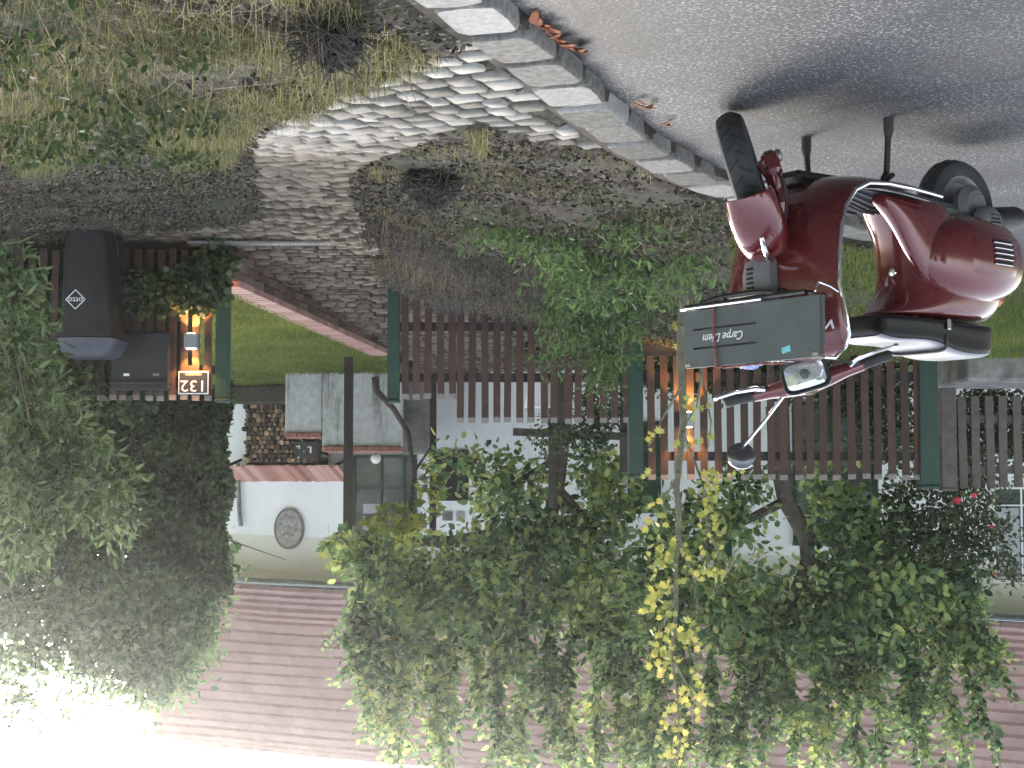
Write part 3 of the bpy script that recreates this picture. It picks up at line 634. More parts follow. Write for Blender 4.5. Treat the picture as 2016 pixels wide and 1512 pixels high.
# tiled roof
rr=random.Random(11);prof=[];o=.50;z=0
segs=[(5,34),(10,60),(12,50)]
offz=[(o,z)]
for n,an in segs:
    for i in range(n): o-=.17*math.cos(R(an));z+=.17*math.sin(R(an));offz.append((o,z))
NR=21
def ridge_rows(a): return 18 if a<3.6 else 21
b=MB();TW=.19
for r in range(NR):
    (o0,z0),(o1,z1)=offz[r],offz[r+1];a=A0+(.095 if r%2 else 0)
    while a<A1:
        e=eave(a)+.02*math.sin(a*.9+r*.25)*(1 if 2<r<12 else .3)
        if r<ridge_rows(a):
            j=rr.uniform(-.003,.003);du=(o1-o0)*.12;dz=(z1-z0)*.12;w2=TW*.4995
            lo,hi=.052+j,.004;sk=rr.uniform(-.004,.004)
            P0=lambda aa,oo,zz:hp(aa,oo,e+zz)
            v=[P0(a-w2+sk,o0+.005,z0+lo+.0),P0(a+w2+sk,o0+.005,z0+lo),P0(a+w2,o1+du,z1+dz+hi),P0(a-w2,o1+du,z1+dz+hi),
               P0(a-w2+sk,o0-.012,z0+lo-.055),P0(a+w2+sk,o0-.012,z0+lo-.055),P0(a+w2,o1+du,z1+dz+hi-.02),P0(a-w2,o1+du,z1+dz+hi-.02)]
            b.add(v,[(0,1,2,3),(4,7,6,5),(0,4,5,1),(1,5,6,2),(3,2,6,7),(0,3,7,4)])
        a+=TW
rf=b.build('roof','roof',house,False)
b=MB();rings=[]
for i in range(13):
    a=A0+(A1-A0)*i/12;rings.append([hp(a,o,eave(a)+z-.03) for o,z in offz[:19]]);
b.loft(rings,False);b.build('roof_underlay','darkwood',house,False)
b=MB();a=A0
while a<A1:
    k=ridge_rows(a);o,z=offz[k];b.lathe([(.085,-.17),(.095,.17)],hp(a,o-.04,eave(a)+z-.01),HU,14);a+=.33
b.build('ridge_tiles','roof',house)
b=MB();b.tube([P(1812,1405,18.6),P(1811,1470,18.6),P(1810,1560,18.6)],.018,8);b.build('vent_pipe','white',house)
# windows and doors
def window(x0,x1,y0,y1,fm,cols,rows,label=None,fw=6,off=.05,curtain=None):
    b=MB();hbox(b,x0,x1,y0,y0+fw,off,.07);hbox(b,x0,x1,y1-fw,y1,off,.07);hbox(b,x0,x0+fw,y0+fw,y1-fw,off,.07);hbox(b,x1-fw,x1,y0+fw,y1-fw,off,.07)
    for c in cols: hbox(b,c-fw*.4,c+fw*.4,y0+fw,y1-fw,off-.006,.05)
    for r in rows: hbox(b,x0+fw,x1-fw,r-1.4,r+1.4,off-.008,.045)
    f=b.build('window',fm,house,False);
    if label:f['label']=label
    b=MB();hbox(b,x0+fw,x1-fw,y0+fw,y1-fw,off-.03,.01);q=b.build('pane','pane',f,False)
    if curtain: b=MB();hbox(b,*curtain,off-.024,.004);b.build('curtain','curtain',f,False)
    return f
window(692,818,896,1082,'green',[750,795],[962,1014],'green framed window with net curtain',curtain=(715,748,992,1074))
window(1955,2075,958,1148,'white',[2012],[995],'white framed window below the yellowish eaves',fw=5,curtain=(1962,2008,1000,1140))
window(1560,1726,790,1075,'green',[1640],[870,960],'dark green framed window')
b=MB();hbox(b,1728,1800,745,1062,.05,.05,.01);d=b.build('door','white',house,False);b=MB();hbox(b,1738,1744,880,890,.085,.04);b.build('handle','steel',d,False)
b=MB();hbox(b,846,921,886,986,.03,.04);d=b.build('opening','dark',house,False);d['label']='dark open hatch in the white wall'
b=MB()
for (x0,x1,y0,y1) in((1235,1300,830,1010),(1390,1440,1000,1100)): hbox(b,x0,x1,y0,y1,.03,.04)
b.build('shutter','green',house,False)
b=MB();b.tube([HF(468,912,.06),HF(471,1000,.06),HF(474,1036,.06)],.03,8);b.build('downpipe','gutter',house)
# notices on wall
for (x0,x1,y0,y1,l) in((871,890,1007,1025,'small framed picture hung on the white wall by the dark hatch'),(898,914,1007,1026,'pale paper notice on the white wall beside the framed picture')):
    b=MB();hbox(b,x0,x1,y0,y1,.02,.02);o=b.build('notice','greyplaster' if x0<880 else 'curtain',None,False);tag(o,l,'notice')
# oval plaque
c=HF(569,1041,.03);t=thing('wall_plaque','oval carved grey plaque hanging on the white house wall','plaque',c)
rx,rz=.205,.262;b=MB();N=40
for (sc,of) in((1,0),): 
    ring=lambda s,o:[c+HU*rx*s*math.cos(2*math.pi*k/N)+Vector((0,0,rz*s*math.sin(2*math.pi*k/N)))+HN*o for k in range(N)]
b.loft([ring(1,-.03),ring(1,.02),ring(.93,.03),ring(.9,.018)],True);b.build('rim','greyplaster',t)
b=MB();b.loft([ring(.9,.015),ring(.5,.02),ring(.01,.022)],True)
for (u,v,s) in((-.02,-.13,.05),(.03,-.12,.05),(-.06,-.11,.03),(.07,-.12,.03),(0,.08,.045),(.05,.09,.03),(-.06,.08,.03),(-.11,-.06,.022),(.11,-.06,.022),(.0,-.02,.03),(.06,-.01,.02),(.1,.02,.03)):
    b.ellipsoid(c+HU*u+Vector((0,0,v))+HN*.018,(s*.9,.018,s*.7),10,6)
b.build('relief','plaque',t)
b=MB();hbox(b,452,640,757,792,.75,.9,.02);struct(b.build('soil','soil',None,False))
# globe lamp on the house
c=HF(740,903,.35);t=thing('globe_lamp','white glass globe lamp in front of the green framed window','lamp',c)
MB().ellipsoid(c,(.065,.065,.065)).build('globe','globe',t)
b=MB();b.tube([c-Vector((0,0,.06)),c-Vector((0,0,.12)),c-Vector((0,0,.12))-HN*.34],.012,6);b.build('bracket','black',t)
# little tiled ledge above the firewood, firewood logs, garden walls in front
p0,p1=HF(470,934,.0),HF(692,934,.0)
t=thing('tiled_ledge','sloping ledge of pink roof tiles above the stacked firewood','ledge',(p0+p1)/2)
b=MB();n=26
za_,zb_=HF(560,948,0.02).z,HF(560,920,.40).z
for i in range(n):
    f=(i+.5)/n;q=p0.lerp(p1,f);q1=q+HN*.02;q2=q+HN*.40;w2=(p1-p0).length/n*.49;j=random.uniform(-.006,.006)
    v=[Vector((*(q2-HU*w2).xy,zb_+j)),Vector((*(q2+HU*w2).xy,zb_+j)),Vector((*(q1+HU*w2).xy,za_+j)),Vector((*(q1-HU*w2).xy,za_+j))]
    b.add(v+[p-Vector((0,0,.025)) for p in v],[(0,1,2,3),(7,6,5,4),(0,4,5,1),(1,5,6,2),(2,6,7,3),(3,7,4,0)])
b.build('tiles','terracotta',t,False)
b=MB()
for f in(.03,.5,.97):
    q=p0.lerp(p1,f);b.tube([Vector((*(q+HN*.03).xy,za_-.28)),Vector((*(q+HN*.36).xy,zb_-.03))],.02,6)
b.build('bracket','darkwood',t)
lr=random.Random(5);mesh=None;cnt=0;y=792
while y<912:
    x=489+lr.uniform(-4,4);
    while x<632:
        if not(x>560 and y<856-4) or x<560:
            c=HF(x,y,.34);rad=lr.uniform(.022,.037)
            if mesh is None:
                bb=MB();N=9
                bb.loft([[(math.cos(6.283*k/N),-3.,math.sin(6.283*k/N)) for k in range(N)],[(math.cos(6.283*k/N),3.,math.sin(6.283*k/N)) for k in range(N)]],True,True)
                o=bb.build('firewood_log','log',None,True);mesh=o.data
            else:
                o=bpy.data.objects.new('firewood_log',mesh);COL.objects.link(o)
            tag(o,'round cut log end in the firewood stack under the tiled ledge','firewood','firewood logs stacked against the white wall')
            o.matrix_world=Matrix.Translation(c-HN*.1)@Matrix.Rotation(math.atan2(HN.y,HN.x)-math.pi/2+lr.uniform(-.05,.05),4,'Z')@Matrix.Diagonal((rad,.033+lr.uniform(0,.02),rad*lr.uniform(.75,1.05),1))@Matrix.Rotation(lr.uniform(0,6),4,'Y');cnt+=1
        x+=lr.uniform(7.5,11)
    y+=8.8
b=MB();hbox(b,485,640,785,922,.12,.1);o=b.build('backing_board','dark',None,False);tag(o,'dark boards behind the stacked firewood','board')
# black box with white marks
c=HF(604,885,.55);t=thing('wall_box','small black box with white drawn marks hanging beside the firewood','box',c)
b=MB();hbox(b,578,624,868,902,.58,.14,.01);b.build('case','black',t,False)
b=MB()
for (x0,x1,y0,y1) in((583,588,878,880),(588,590,877,884),(610,613,879,892),(605,609,879,881),(597,599,888,890),(586,589,899,902)): hbox(b,x0,x1,y0,y1,.585,.004)
b.build('marks','white',t,False)
# garden walls standing in front of the house (Y about 19.8)
def gwall(name,x0,x1,yt,yb,Y,label,m,cop=True,thick=.25,group=None):
    a=P(x0,yt,Y);c=P(x1,yb,Y);cx=(a.x+c.x)/2;W_=abs(a.x-c.x);zt_=a.z;zb=c.z-.25
    t=thing(name,label,'wall',(cx,Y,zb),0,group)
    MB().box((cx,Y+thick/2,(zt_+zb)/2-.03),(W_,thick,zt_-zb-.06),bev=.01).build('render',m,t,False)
    if cop:
        b=MB();n=int(W_/.12)
        for i in range(n): b.box((cx-W_/2+(i+.5)*W_/n,Y+thick/2,zt_-.03),(W_/n*.94,thick+.09,.06),bev=.006)
        b.build('coping','brick',t,False)
    return t
gwall('garden_wall',561,634,862,757,19.6,'lower step of the white rendered garden wall in front of the firewood','stained')
gwall('garden_wall',634,792,889,745,19.58,'higher part of the white rendered garden wall with brick coping behind the pergola post','stained',thick=.6)
gwall('garden_wall',792,850,903,745,19.9,'stained grey rendered wall stub beside the thin curved tree','greyplaster',cop=False,thick=.4)
# pergola
t=thing('pergola','dark wooden pergola of posts and beams between lawn and house','pergola',P(688,708,17.5))
b=MB();a=P(687,703,17.5);c=P(687,1072,17.5);b.box((a.x,17.5,(a.z+c.z)/2),(.092,.092,c.z-a.z));b.build('post','darkwood',t,False)
b=MB();a=P(853,735,19);c=P(853,1062,19);b.box((a.x,19,(a.z+c.z)/2),(.075,.075,c.z-a.z));b.build('post','darkwood',t,False)
b=MB();a=P(668,1060,17.4);c=P(880,1066,18.9);d=(c-a);b.box((a+c)/2,(d.length,.13,.13),d.to_track_quat('X','Z').to_matrix());b.build('beam','darkwood',t,False)
b=MB();a=P(880,1066,18.9);c=P(1260,1000,16.2);d=(c-a);b.box((a+c)/2,(d.length,.1,.1),d.to_track_quat('X','Z').to_matrix());b.build('beam','darkwood',t,False)
t=thing('garden_trellis','dark wooden frame with crossed braces standing behind the stepped fence','frame',P(1120,740,15.5))
def bar(x0,y0,x1,y1,Y,th,nm='brace'):
    a=P(x0,y0,Y);c=P(x1,y1,Y);d=c-a;b=MB();b.box((a+c)/2,(d.length,th,th),d.to_track_quat('X','Z').to_matrix());b.build(nm,'darkwood',t,False)
bar(1010,850,1245,860,15.4,.07,'beam');bar(1085,740,1085,1000,15.5,.05,'post');bar(1230,740,1230,930,15.5,.09,'post')
# white bucket, seen through the slats
c=P(1065,772,14.6);t=thing('garden_bucket','white bucket standing behind the brown slatted fence','bucket',(c.x,c.y,c.z-.12))
b=MB();b.lathe([(.001,-.12),(.11,-.12),(.14,.12),(.148,.12),(.148,.135),(.13,.135),(.10,-.1)],c,(0,0,1));b.build('pail','white',t)
b=MB();b.tube([c+Vector((.145*math.cos(u),-.02,.12+.1*math.sin(u))) for u in[math.pi*k/8 for k in range(9)]],.004,5);b.build('handle','steel',t)

# ================================================= SCOOTER  (local: x forward, y left, z up; origin under the front axle)
SX,SY,SA=-.822,6.13,R(36)
sc=thing('motor_scooter','dark red motor scooter on its centre stand with front wheel turned','scooter',(SX,SY,0),-SA)
def sb(b,name,m,parent=sc,**k): return b.build(name,m,parent,world=False,**k)
A_=Vector((-.39,0,.98));UPX=Vector((-math.sin(R(23)),0,math.cos(R(23))))
SROT=Matrix.Rotation(R(-43),3,UPX)
WX=-.075;WZ=.186
def st(p): return A_+SROT@(Vector(p)-A_)
def sg(a,e): return math.copysign(abs(a)**e,a)
def tyre(b,c,s=1.): return b.lathe([(.132*s,-.04),(.150*s,-.050),(.175*s,-.054),(.193*s,-.046),(.205*s,-.026),(.210*s,0),(.205*s,.026),(.193*s,.046),(.175*s,.054),(.150*s,.050),(.132*s,.04)],c,(0,1,0),48)
def wheel(c,nm,steer):
    rim=MB().lathe([(.03,-.03),(.06,-.028),(.075,-.02),(.11,-.018),(.126,-.036),(.137,-.045),(.140,-.042),(.128,-.03),(.122,.0),(.128,.03),(.140,.042),(.137,.045),(.126,.036),(.11,.018),(.075,.02),(.06,.028),(.03,.03)],c,(0,1,0),40)
    t=tyre(MB(),c);tr=MB()
    for i in range(20):
        for sgn in(-1,1):
            pts=[]
            for k in range(5):
                f=k/4;yy=sgn*f*.042;r=.2115-.0*f-(.004*f+.013*f*f);th=2*math.pi*(i+.5*(sgn>0))/20+f*.17
                pts.append((c[0]+r*math.cos(th),yy,c[2]+r*math.sin(th)))
            tr.tube(pts,.0022,4)
    for b_ in(rim,t,tr):
        if steer:b_.xf(st)
    wb=sb(rim,nm,'steel');sb(t,'tyre','rubber',wb);sb(tr,'tread_groove','dark',wb)
    return wb
wheel((WX,0,WZ),'front_wheel',True);wheel((-1.28,0,.232),'rear_wheel',False)
# front fender
b=MB();rings=[];C0=Vector((WX,0,.232))
for i in range(15):
    th=R(30+i*(146-30)/14);e=Vector((math.cos(th),0,math.sin(th)));g=.012+.030*math.sin(min(1,i/10)*math.pi/2)
    wd=.80+.22*math.sin(math.pi*min(1,(i+1.5)/11)) ; sk=.17 if i>1 else .215
    pr=[(-.088*wd,sk+.0),(-.100*wd,.22),(-.100*wd,.25+g*.4),(-.085*wd,.272+g*.8),(-.05*wd,.286+g),(0,.291+g),(.05*wd,.286+g),(.085*wd,.272+g*.8),(.100*wd,.25+g*.4),(.100*wd,.22),(.088*wd,sk)]
    rings.append([st(C0+e*r+Vector((0,y,0))) for y,r in pr])
b.loft(rings,False);fd=sb(b,'front_fender','red',mods=[('SOLIDIFY',dict(thickness=.005)),('SUBSURF',dict(levels=1,render_levels=2))])
b=MB();b.tube([st(C0+Vector((math.cos(R(a)),0,math.sin(R(a))))*(.312+q)) for a,q in((62,.006),(70,.02),(80,.026),(92,.028),(104,.026))],[.007,.011,.012,.012,.01],10);sb(b,'fender_crest','chrome',fd)
# fork arm and hub on the right side
FO=Vector((WX,0,WZ-.212))
def fo(p): return st(Vector(p)+FO)
b=MB();b.tube([fo(p) for p in((-.0,-.075,.212),(-.03,-.10,.27),(-.07,-.10,.37),(-.12,-.06,.47),(-.16,0,.56))],[.035,.033,.03,.03,.03],10);b.box(fo((-.015,-.105,.235)),(.10,.065,.095),SROT,.018);b.box(fo((-.075,-.11,.20)),(.05,.04,.05),SROT,.01);b.box(fo((-.05,-.11,.33)),(.055,.05,.10),SROT,.015);fk=sb(b,'fork','red')
b=MB();b.tube([fo(p) for p in((-.01,-.11,.25),(.04,-.13,.32),(.03,-.12,.40),(-.05,-.09,.46))],.0055,6);sb(b,'brake_hose','rubber',fk)
b=MB();b.lathe([(.001,0),(.022,0),(.026,.01),(.02,.02),(.001,.024)],fo((-.0,-.13,.212)),SROT@Vector((0,-1,0)),16);sb(b,'axle_cap','steel',fk)
# leg shield and floor
rows=[(-.325,.912,.07,.085),(-.325,.908,.16,.085),(-.322,.897,.225,.088),(-.315,.875,.267,.09),(-.305,.835,.293,.095),(-.285,.76,.298,.10),(-.262,.65,.288,.10),(-.272,.53,.283,.10),(-.295,.43,.272,.095),(-.335,.345,.26,.085),(-.395,.28,.252,.06),(-.47,.246,.25,.03),(-.58,.236,.25,.0),(-.72,.24,.25,0),(-.90,.252,.243,0)]
def shield(s,row,off=0.,wk=1.):
    xe,ze,w_,bu=row;k=(1-abs(s)**2.2);i=rows.index(row)
    fl=min(1,max(0,(.42-ze)/.17));dn=.045*fl*k
    nx,nz=(-1,0) if fl<.3 else ((-.7,.7) if fl<.8 else (0,1))
    hump=.075*fl*max(0,1-(abs(s)/.62)**2)*(1 if off>.01 else 0)*min(1,max(0,(-xe-.42)/.25))
    return Vector((xe+bu*k+nx*off,w_*wk*s,ze-dn+nz*off+hump))
NS=16;b=MB();b.loft([[shield(-1+2*j/NS,r) for j in range(NS+1)] for r in rows],False)
shd=sb(b,'leg_shield','red',mods=[('SOLIDIFY',dict(thickness=.012,offset=-1)),('SUBSURF',dict(levels=1,render_levels=2))])
edge=[shield(-1,r) for r in rows[::-1]]+[shield(0,rows[0])+Vector((-.0,0,.003))]*0+[shield(s,rows[0])+Vector((0,0,.004)) for s in(-.5,0,.5)]+[shield(1,r) for r in rows]
b=MB();b.tube(edge,.0085,8);sb(b,'shield_trim','chrome',shd)
# emblem lettering on the shield
vs,fs=textmesh('Vespa',.050,shear=.2,depth=.004,sx=1.05)
_x0=min(v[0] for v in vs)
def onsh(p):
    yy=-.268-_x0+p[0];zz=.795+p[1];s=yy/.296;return (-.291+.097*(1-abs(s)**2.2)+.018+p[2],yy,zz)
b=MB();b.add([onsh(v) for v in vs],fs);sb(b,'lettering','white',shd)
# floor mat with ribs
fr=rows[8:];b=MB();b.loft([[shield(-1+2*j/NS,r,.016,.93) for j in range(NS+1)] for r in fr],False);fm=sb(b,'floor_mat','mat')
b=MB()
for j in range(15):
    s=-.9+1.8*j/14;b.tube([shield(s,r,.019,.93) for r in fr],.0055,5)
sb(b,'rib','mat',fm)
b=MB();b.tube([shield(-.80,r,.024,.93) for r in fr[2:]],.006,6);sb(b,'mat_strip','steel',fm)
# body
def slab(z,xf,xr,w_,tap=.35,N=36):
    cx,hx=(xf+xr)/2,(xf-xr)/2;o=[]
    for k in range(N):
        t=2*math.pi*k/N;x=hx*sg(math.cos(t),.62);y=w_*sg(math.sin(t),.7);q=max(0,-x/hx);pf=max(0,x/hx);o.append(Vector((cx+x,y*(1-tap*q**2.5)*(1-.30*pf**3),z)))
    return o
L_=[(.245,-.78,-1.02,.13),(.285,-.80,-1.08,.15),(.33,-.83,-1.15,.165),(.40,-.855,-1.40,.176),(.50,-.865,-1.50,.183),(.60,-.86,-1.505,.181),(.665,-.80,-1.46,.174),(.700,-.745,-1.41,.158),(.714,-.73,-1.37,.13)]
b=MB();b.loft([slab(*q) for q in L_],True,True);body=sb(b,'body','red',mods=[('SUBSURF',dict(levels=1,render_levels=2))],angle=80)
for sd_ in(-1,):
    b=MB();rg=[]
    for x,z1,yo in((-.665,.285,.15),(-.675,.30,.168),(-.70,.325,.178),(-.77,.395,.186),(-.84,.51,.19),(-.94,.60,.19),(-1.1,.62,.185)):
        rg.append([Vector((x,sd_*(.085+(yo-.085)*(.5+.5*math.cos(t))),.244+(z1-.244)*(.5+.5*math.sin(t))*1.0)) for t in[2*math.pi*k/14 for k in range(14)]])
    b.loft(rg,True,True);sb(b,'side_fairing','red',mods=[('SUBSURF',dict(levels=1,render_levels=2))],angle=80)
# tail lamp, rear mudguard
b=MB();b.box((-1.49,0,.60),(.07,.13,.06),bev=.02);sb(b,'tail_lamp','amber',body)
b=MB();rings=[]
for i in range(9):
    th=R(95+i*11);e=Vector((math.cos(th),0,math.sin(th)));rings.append([Vector((-1.27,0,.232))+e*r+Vector((0,y,0)) for y,r in((-.075,.24),(-.08,.27),(-.05,.292),(0,.298),(.05,.292),(.08,.27),(.075,.24))])
b.loft(rings,False);sb(b,'rear_mudguard','black',body,mods=[('SOLIDIFY',dict(thickness=.005))])
# hook and lock on the body front
b=MB();b.tube([(-.865,-.02,.56),(-.835,-.02,.56),(-.825,-.02,.575),(-.825,-.02,.59)],.006,6);b.lathe([(.001,0),(.018,0),(.016,.008),(.001,.01)],(-.866,-.02,.53),(1,0,0),14);sb(b,'bag_hook','chrome',body)
# side cowls
CWC=(-1.195,.13,.465);CWR=(.315,.140,.180)
def cowl_y(x,z,off=0):
    q=1-((x-CWC[0])/CWR[0])**2-((z-CWC[2])/CWR[2])**2
    return -(CWC[1]+CWR[1]*math.sqrt(max(q,0))+off)
for s in(-1,1):
    b=MB();b.ellipsoid((CWC[0]-(.08 if s>0 else 0),s*CWC[1]*(.7 if s>0 else 1),CWC[2]),CWR if s<0 else (.27,.14,.18),36,20,.92);cw=sb(b,'side_cowl','red')
    if s<0:
        b=MB();rings=[]
        for i in range(13):
            u=-1+2*i/12;rg=[]
            for k in range(9):
                v=-1+2*k/8;x=-1.215+.165*u*(1-.12*abs(v)**4);z=.452+.118*v*(1-.2*abs(u)**5);e=max(abs(u),abs(v));rg.append((x,cowl_y(x,z,.006 if e<.93 else -.002),z))
            rings.append(rg)
        b.loft(rings,False);pn=sb(b,'engine_flap','red',cw)
        b=MB();lp=[]
        for k in range(41):
            t=2*math.pi*k/40;u=sg(math.cos(t),.4);v=sg(math.sin(t),.4);x=-1.215+.167*u*(1-.12*abs(v)**4);z=.452+.120*v*(1-.2*abs(u)**5);lp.append((x,cowl_y(x,z,.0005),z))
        b.tube(lp,.003,5);sb(b,'panel_seam','dark',cw)
        for i in range(5):
            z=.402+i*.022
            for m_,dz,rr_,of in(('dark',0,.0062,.006),('chrome',.008,.0025,.010)):
                b=MB();b.tube([(x,cowl_y(x,z+dz,of),z+dz) for x in[-1.305+.125*k/6 for k in range(7)]],rr_,6);sb(b,'vent_slot' if m_=='dark' else 'vent_rib',m_,pn if 0 else cw)
# seat
def sect(x,w_,zb,zt_,N=28):
    o=[]
    for k in range(N):
        t=2*math.pi*k/N;y=w_*sg(math.cos(t),.35);h=(zt_-zb)/2;o.append(Vector((x,y*(1.0 if math.sin(t)<0 else .95),(zb+zt_)/2+h*sg(math.sin(t),.32))))
    return o
S_=[(-.685,.08,.722,.775),(-.690,.115,.715,.800),(-.715,.132,.712,.814),(-.77,.142,.712,.822),(-.85,.152,.714,.818),(-.96,.158,.716,.818),(-1.02,.158,.717,.835),(-1.10,.156,.718,.86),(-1.22,.15,.72,.866),(-1.33,.138,.722,.858),(-1.375,.11,.724,.838),(-1.385,.07,.735,.81)]
b=MB();b.loft([sect(*q) for q in S_],True,True);seat=sb(b,'seat','seat',mods=[('SUBSURF',dict(levels=1,render_levels=2))],angle=80)
b=MB();b.loft([[p+Vector((0,0,.0025)) for p in sect(x_,w_*1.003,zb_,zt2_)[2:13]] for x_,w_,zb_,zt2_ in S_[1:-1]],False);sb(b,'seat_top_sheen',mat('painted_sky_sheen',[(.13,.135,.16),(.17,.175,.20)],.35,bump=.1,bscale=200),seat,mods=[('SUBSURF',dict(levels=1,render_levels=2))],angle=80)  # sky reflection on the black seat, painted as a pale grey shell
b=MB()
def strap(x):
    s=sect(x,.158,.716,.846);return s
b.tube([p+Vector((0,0,.002)) for p in strap(-1.03)[:15]][::1],.007,6);sb(b,'seat_strap','black',seat)
b=MB();b.box((-1.03,-.162,.742),(.022,.012,.045),bev=.004);sb(b,'strap_buckle','chrome',seat)
# engine, fan cover, exhaust
b=MB();b.box((-1.15,-.05,.285),(.26,.12,.11),bev=.03);b.box((-1.27,-.10,.22),(.12,.07,.12),bev=.03);b.lathe([(.001,-.0),(.085,-.0),(.09,.03),(.06,.055),(.001,.06)],(-1.26,-.075,.232),(0,-1,0),24);en=sb(b,'engine','greyplastic')
b=MB();b.lathe([(.001,.055),(.03,.053),(.055,.044),(.072,.025),(.076,0)],(-1.265,-.165,.315),(0,-1,0),28);fc=sb(b,'fan_cover','greyplastic',en)
b=MB()
for i in range(5):
    z=.285+i*.015;hw=.032*(1-.25*abs(i-2)/2);b.box((-1.265,-.2185+.002*abs(i-2),z),(hw*2,.006,.007))
sb(b,'cover_slot','dark',en)
b=MB();b.lathe([(.001,-.15),(.04,-.15),(.05,-.12),(.05,.12),(.035,.15),(.001,.16)],(-1.42,-.10,.27),(1,0,.12),20);sb(b,'exhaust','black')
# centre stand
stand=MB()
for s in(-1,1): stand.tube([(-.66,s*.08,.215),(-.64,s*.17,.205),(-.625,s*.205,.18),(-.625,s*.215,.03)],.0125,8)
stand.tube([(-.66,-.09,.215),(-.66,.09,.215)],.013,8);cs=sb(stand,'centre_stand','black')
for s in(-1,1):
    b=MB();b.tube([(-.625,s*.215,.045),(-.625,s*.217,.02),(-.625,s*.217,-.029)],[.015,.02,.021],10);sb(b,'rubber_foot','rubber',cs)
b=MB();b.box((-.56,.06,.2),(.5,.2,.05),bev=.02);b.tube([(-.60,-.2,.225),(-.60,-.26,.2)],.01,6);sb(b,'chassis','black')
# horn cover
b=MB();rings=[]
for z,hw,x in((.53,.045,-.135),(.545,.066,-.112),(.60,.072,-.105),(.66,.076,-.112),(.72,.078,-.12)):
    rings.append([Vector((-.19,-hw,z)),Vector((x-.015,-hw,z)),Vector((x,-hw*.55,z)),Vector((x+.004,0,z)),Vector((x,hw*.55,z)),Vector((x-.015,hw,z)),Vector((-.19,hw,z))])
b.loft(rings,True,True);hc=sb(b,'horn_cover','greyplastic')
b=MB()
for i in range(6):
    for yy in(.006,.026): b.box((-.106-(.003 if yy>.02 else 0),yy,.575+i*.018),(.014,.014,.009))
sb(b,'grille_slot','dark',hc)
# headset, headlight, grips, levers, mirror (all turned with the steering)
b=MB();b.tube([st(p) for p in((-.405,-.215,.982),(-.40,-.15,.985),(-.385,-.08,.992),(-.375,0,.998),(-.385,.08,.992),(-.40,.15,.985),(-.405,.215,.982))],[.024,.028,.038,.045,.038,.028,.024],14)
b.tube([st(p) for p in((-.39,0,.99),(-.33,0,.985),(-.305,0,.984))],[.055,.06,.062],16);b.tube([(-.38,0,.96),(-.34,0,.88)],.03,10);hs=sb(b,'headset','red')
def rrect(x,hy,hz,N=28,e=.4,cz=.984): return [st((x,hy*sg(math.cos(2*math.pi*k/N),e),cz+hz*sg(math.sin(2*math.pi*k/N),e))) for k in range(N)]
b=MB();b.loft([rrect(-.36,.05,.035),rrect(-.325,.082,.055),rrect(-.285,.092,.065),rrect(-.268,.092,.065),rrect(-.262,.088,.061),rrect(-.268,.074,.048)],True);hl=sb(b,'headlight','black')
b=MB();b.loft([rrect(-.2675,.076,.05),rrect(-.261,.06,.04),rrect(-.258,.03,.02),rrect(-.2575,.002,.002)],True);sb(b,'lens','glass',hl)
b=MB();b.lathe([(.02,0),(.021,.006),(.017,.01),(.001,.012)],st((-.262,0,.984)),SROT@Vector((1,0,0)),14);sb(b,'reflector_bulb','pane',hl)
b=MB();b.loft([rrect(-.2725,.0935,.0665),rrect(-.2675,.0935,.0665)],True);sb(b,'bezel','chrome',hl)
for s in(-1,1):
    b=MB();b.tube([st((-.405,s*y,.982+dz)) for y,dz in((.205,0),(.212,0),(.28,-.003),(.322,-.005),(.33,-.005))],[.019,.0215,.019,.021,.016],12);sb(b,'grip','rubber',hs)
    b=MB();b.tube([st(p) for p in((-.375,s*.17,.975),(-.35,s*.20,.965),(-.345,s*.28,.958),(-.335,s*.35,.962))],[.012,.010,.0075,.007],8);b.ellipsoid(st((-.335,s*.353,.962)),(.011,.011,.011),10,8);sb(b,'brake_lever','chrome',hs)
    b=MB();b.box(st((-.385,s*.19,.965)),(.05,.035,.04),SROT,.008);sb(b,'switch_block','black',hs)
mb_=Vector(st((-.395,.10,1.012)));mt=Vector((-.205,.16,1.235))
b=MB();b.tube([mb_,mb_.lerp(mt,.5)+Vector((0,0,.004)),mt],.0065,8);mi=sb(b,'mirror','chrome')
cd=Vector((.55,-.70,-.42)).normalized()
b=MB();c=mt+Vector((.0,.015,.035));b.lathe([(.001,.022),(.025,.021),(.042,.014),(.053,.0),(.054,-.006),(.001,-.006)],c,cd,28);sb(b,'mirror_shell',mat('dark_chrome',[(.10,.10,.11),(.14,.14,.15)],.22,.85,20),mi,angle=60)
b=MB();b.lathe([(.051,-.009),(.055,-.009),(.055,-.004),(.051,-.004)],c-Vector((0,0,-.003)),cd,28,True);sb(b,'mirror_rim','chrome',mi)
# front rack carrying the crate
b=MB();b.tube([(-.165,-.25,.70),(-.10,-.30,.695),(-.065,-.31,.695),(-.065,.33,.695),(-.10,.33,.695),(-.165,.25,.70)],.010,8);b.tube([(-.165,-.10,.66),(-.06,-.12,.685)],.009,6);b.tube([(-.165,.10,.66),(-.06,.12,.685)],.009,6)
b.tube([(-.07,-.15,.68),(-.07,-.05,.67),(-.07,.12,.672),(-.07,.25,.685)],.012,6);rk=sb(b,'front_rack','black')
b=MB();b.tube([(-.052,-.10,.702),(-.052,.345,.702)],.0075,8);sb(b,'front_bar','chrome',rk)
b=MB();b.tube([(-.25,-.292,.68),(-.20,-.30,.665),(-.13,-.31,.655),(-.11,-.312,.69)],.004,6);sb(b,'wire_stay','chrome',rk)
b=MB();b.tube([(-.30,-.27,.885),(-.22,-.30,.925),(-.12,-.34,.93)],.007,6);b.tube([(-.28,.02,.905),(-.2,.07,.925),(-.10,.12,.935)],.006,6);sb(b,'top_bracket','chrome',rk)

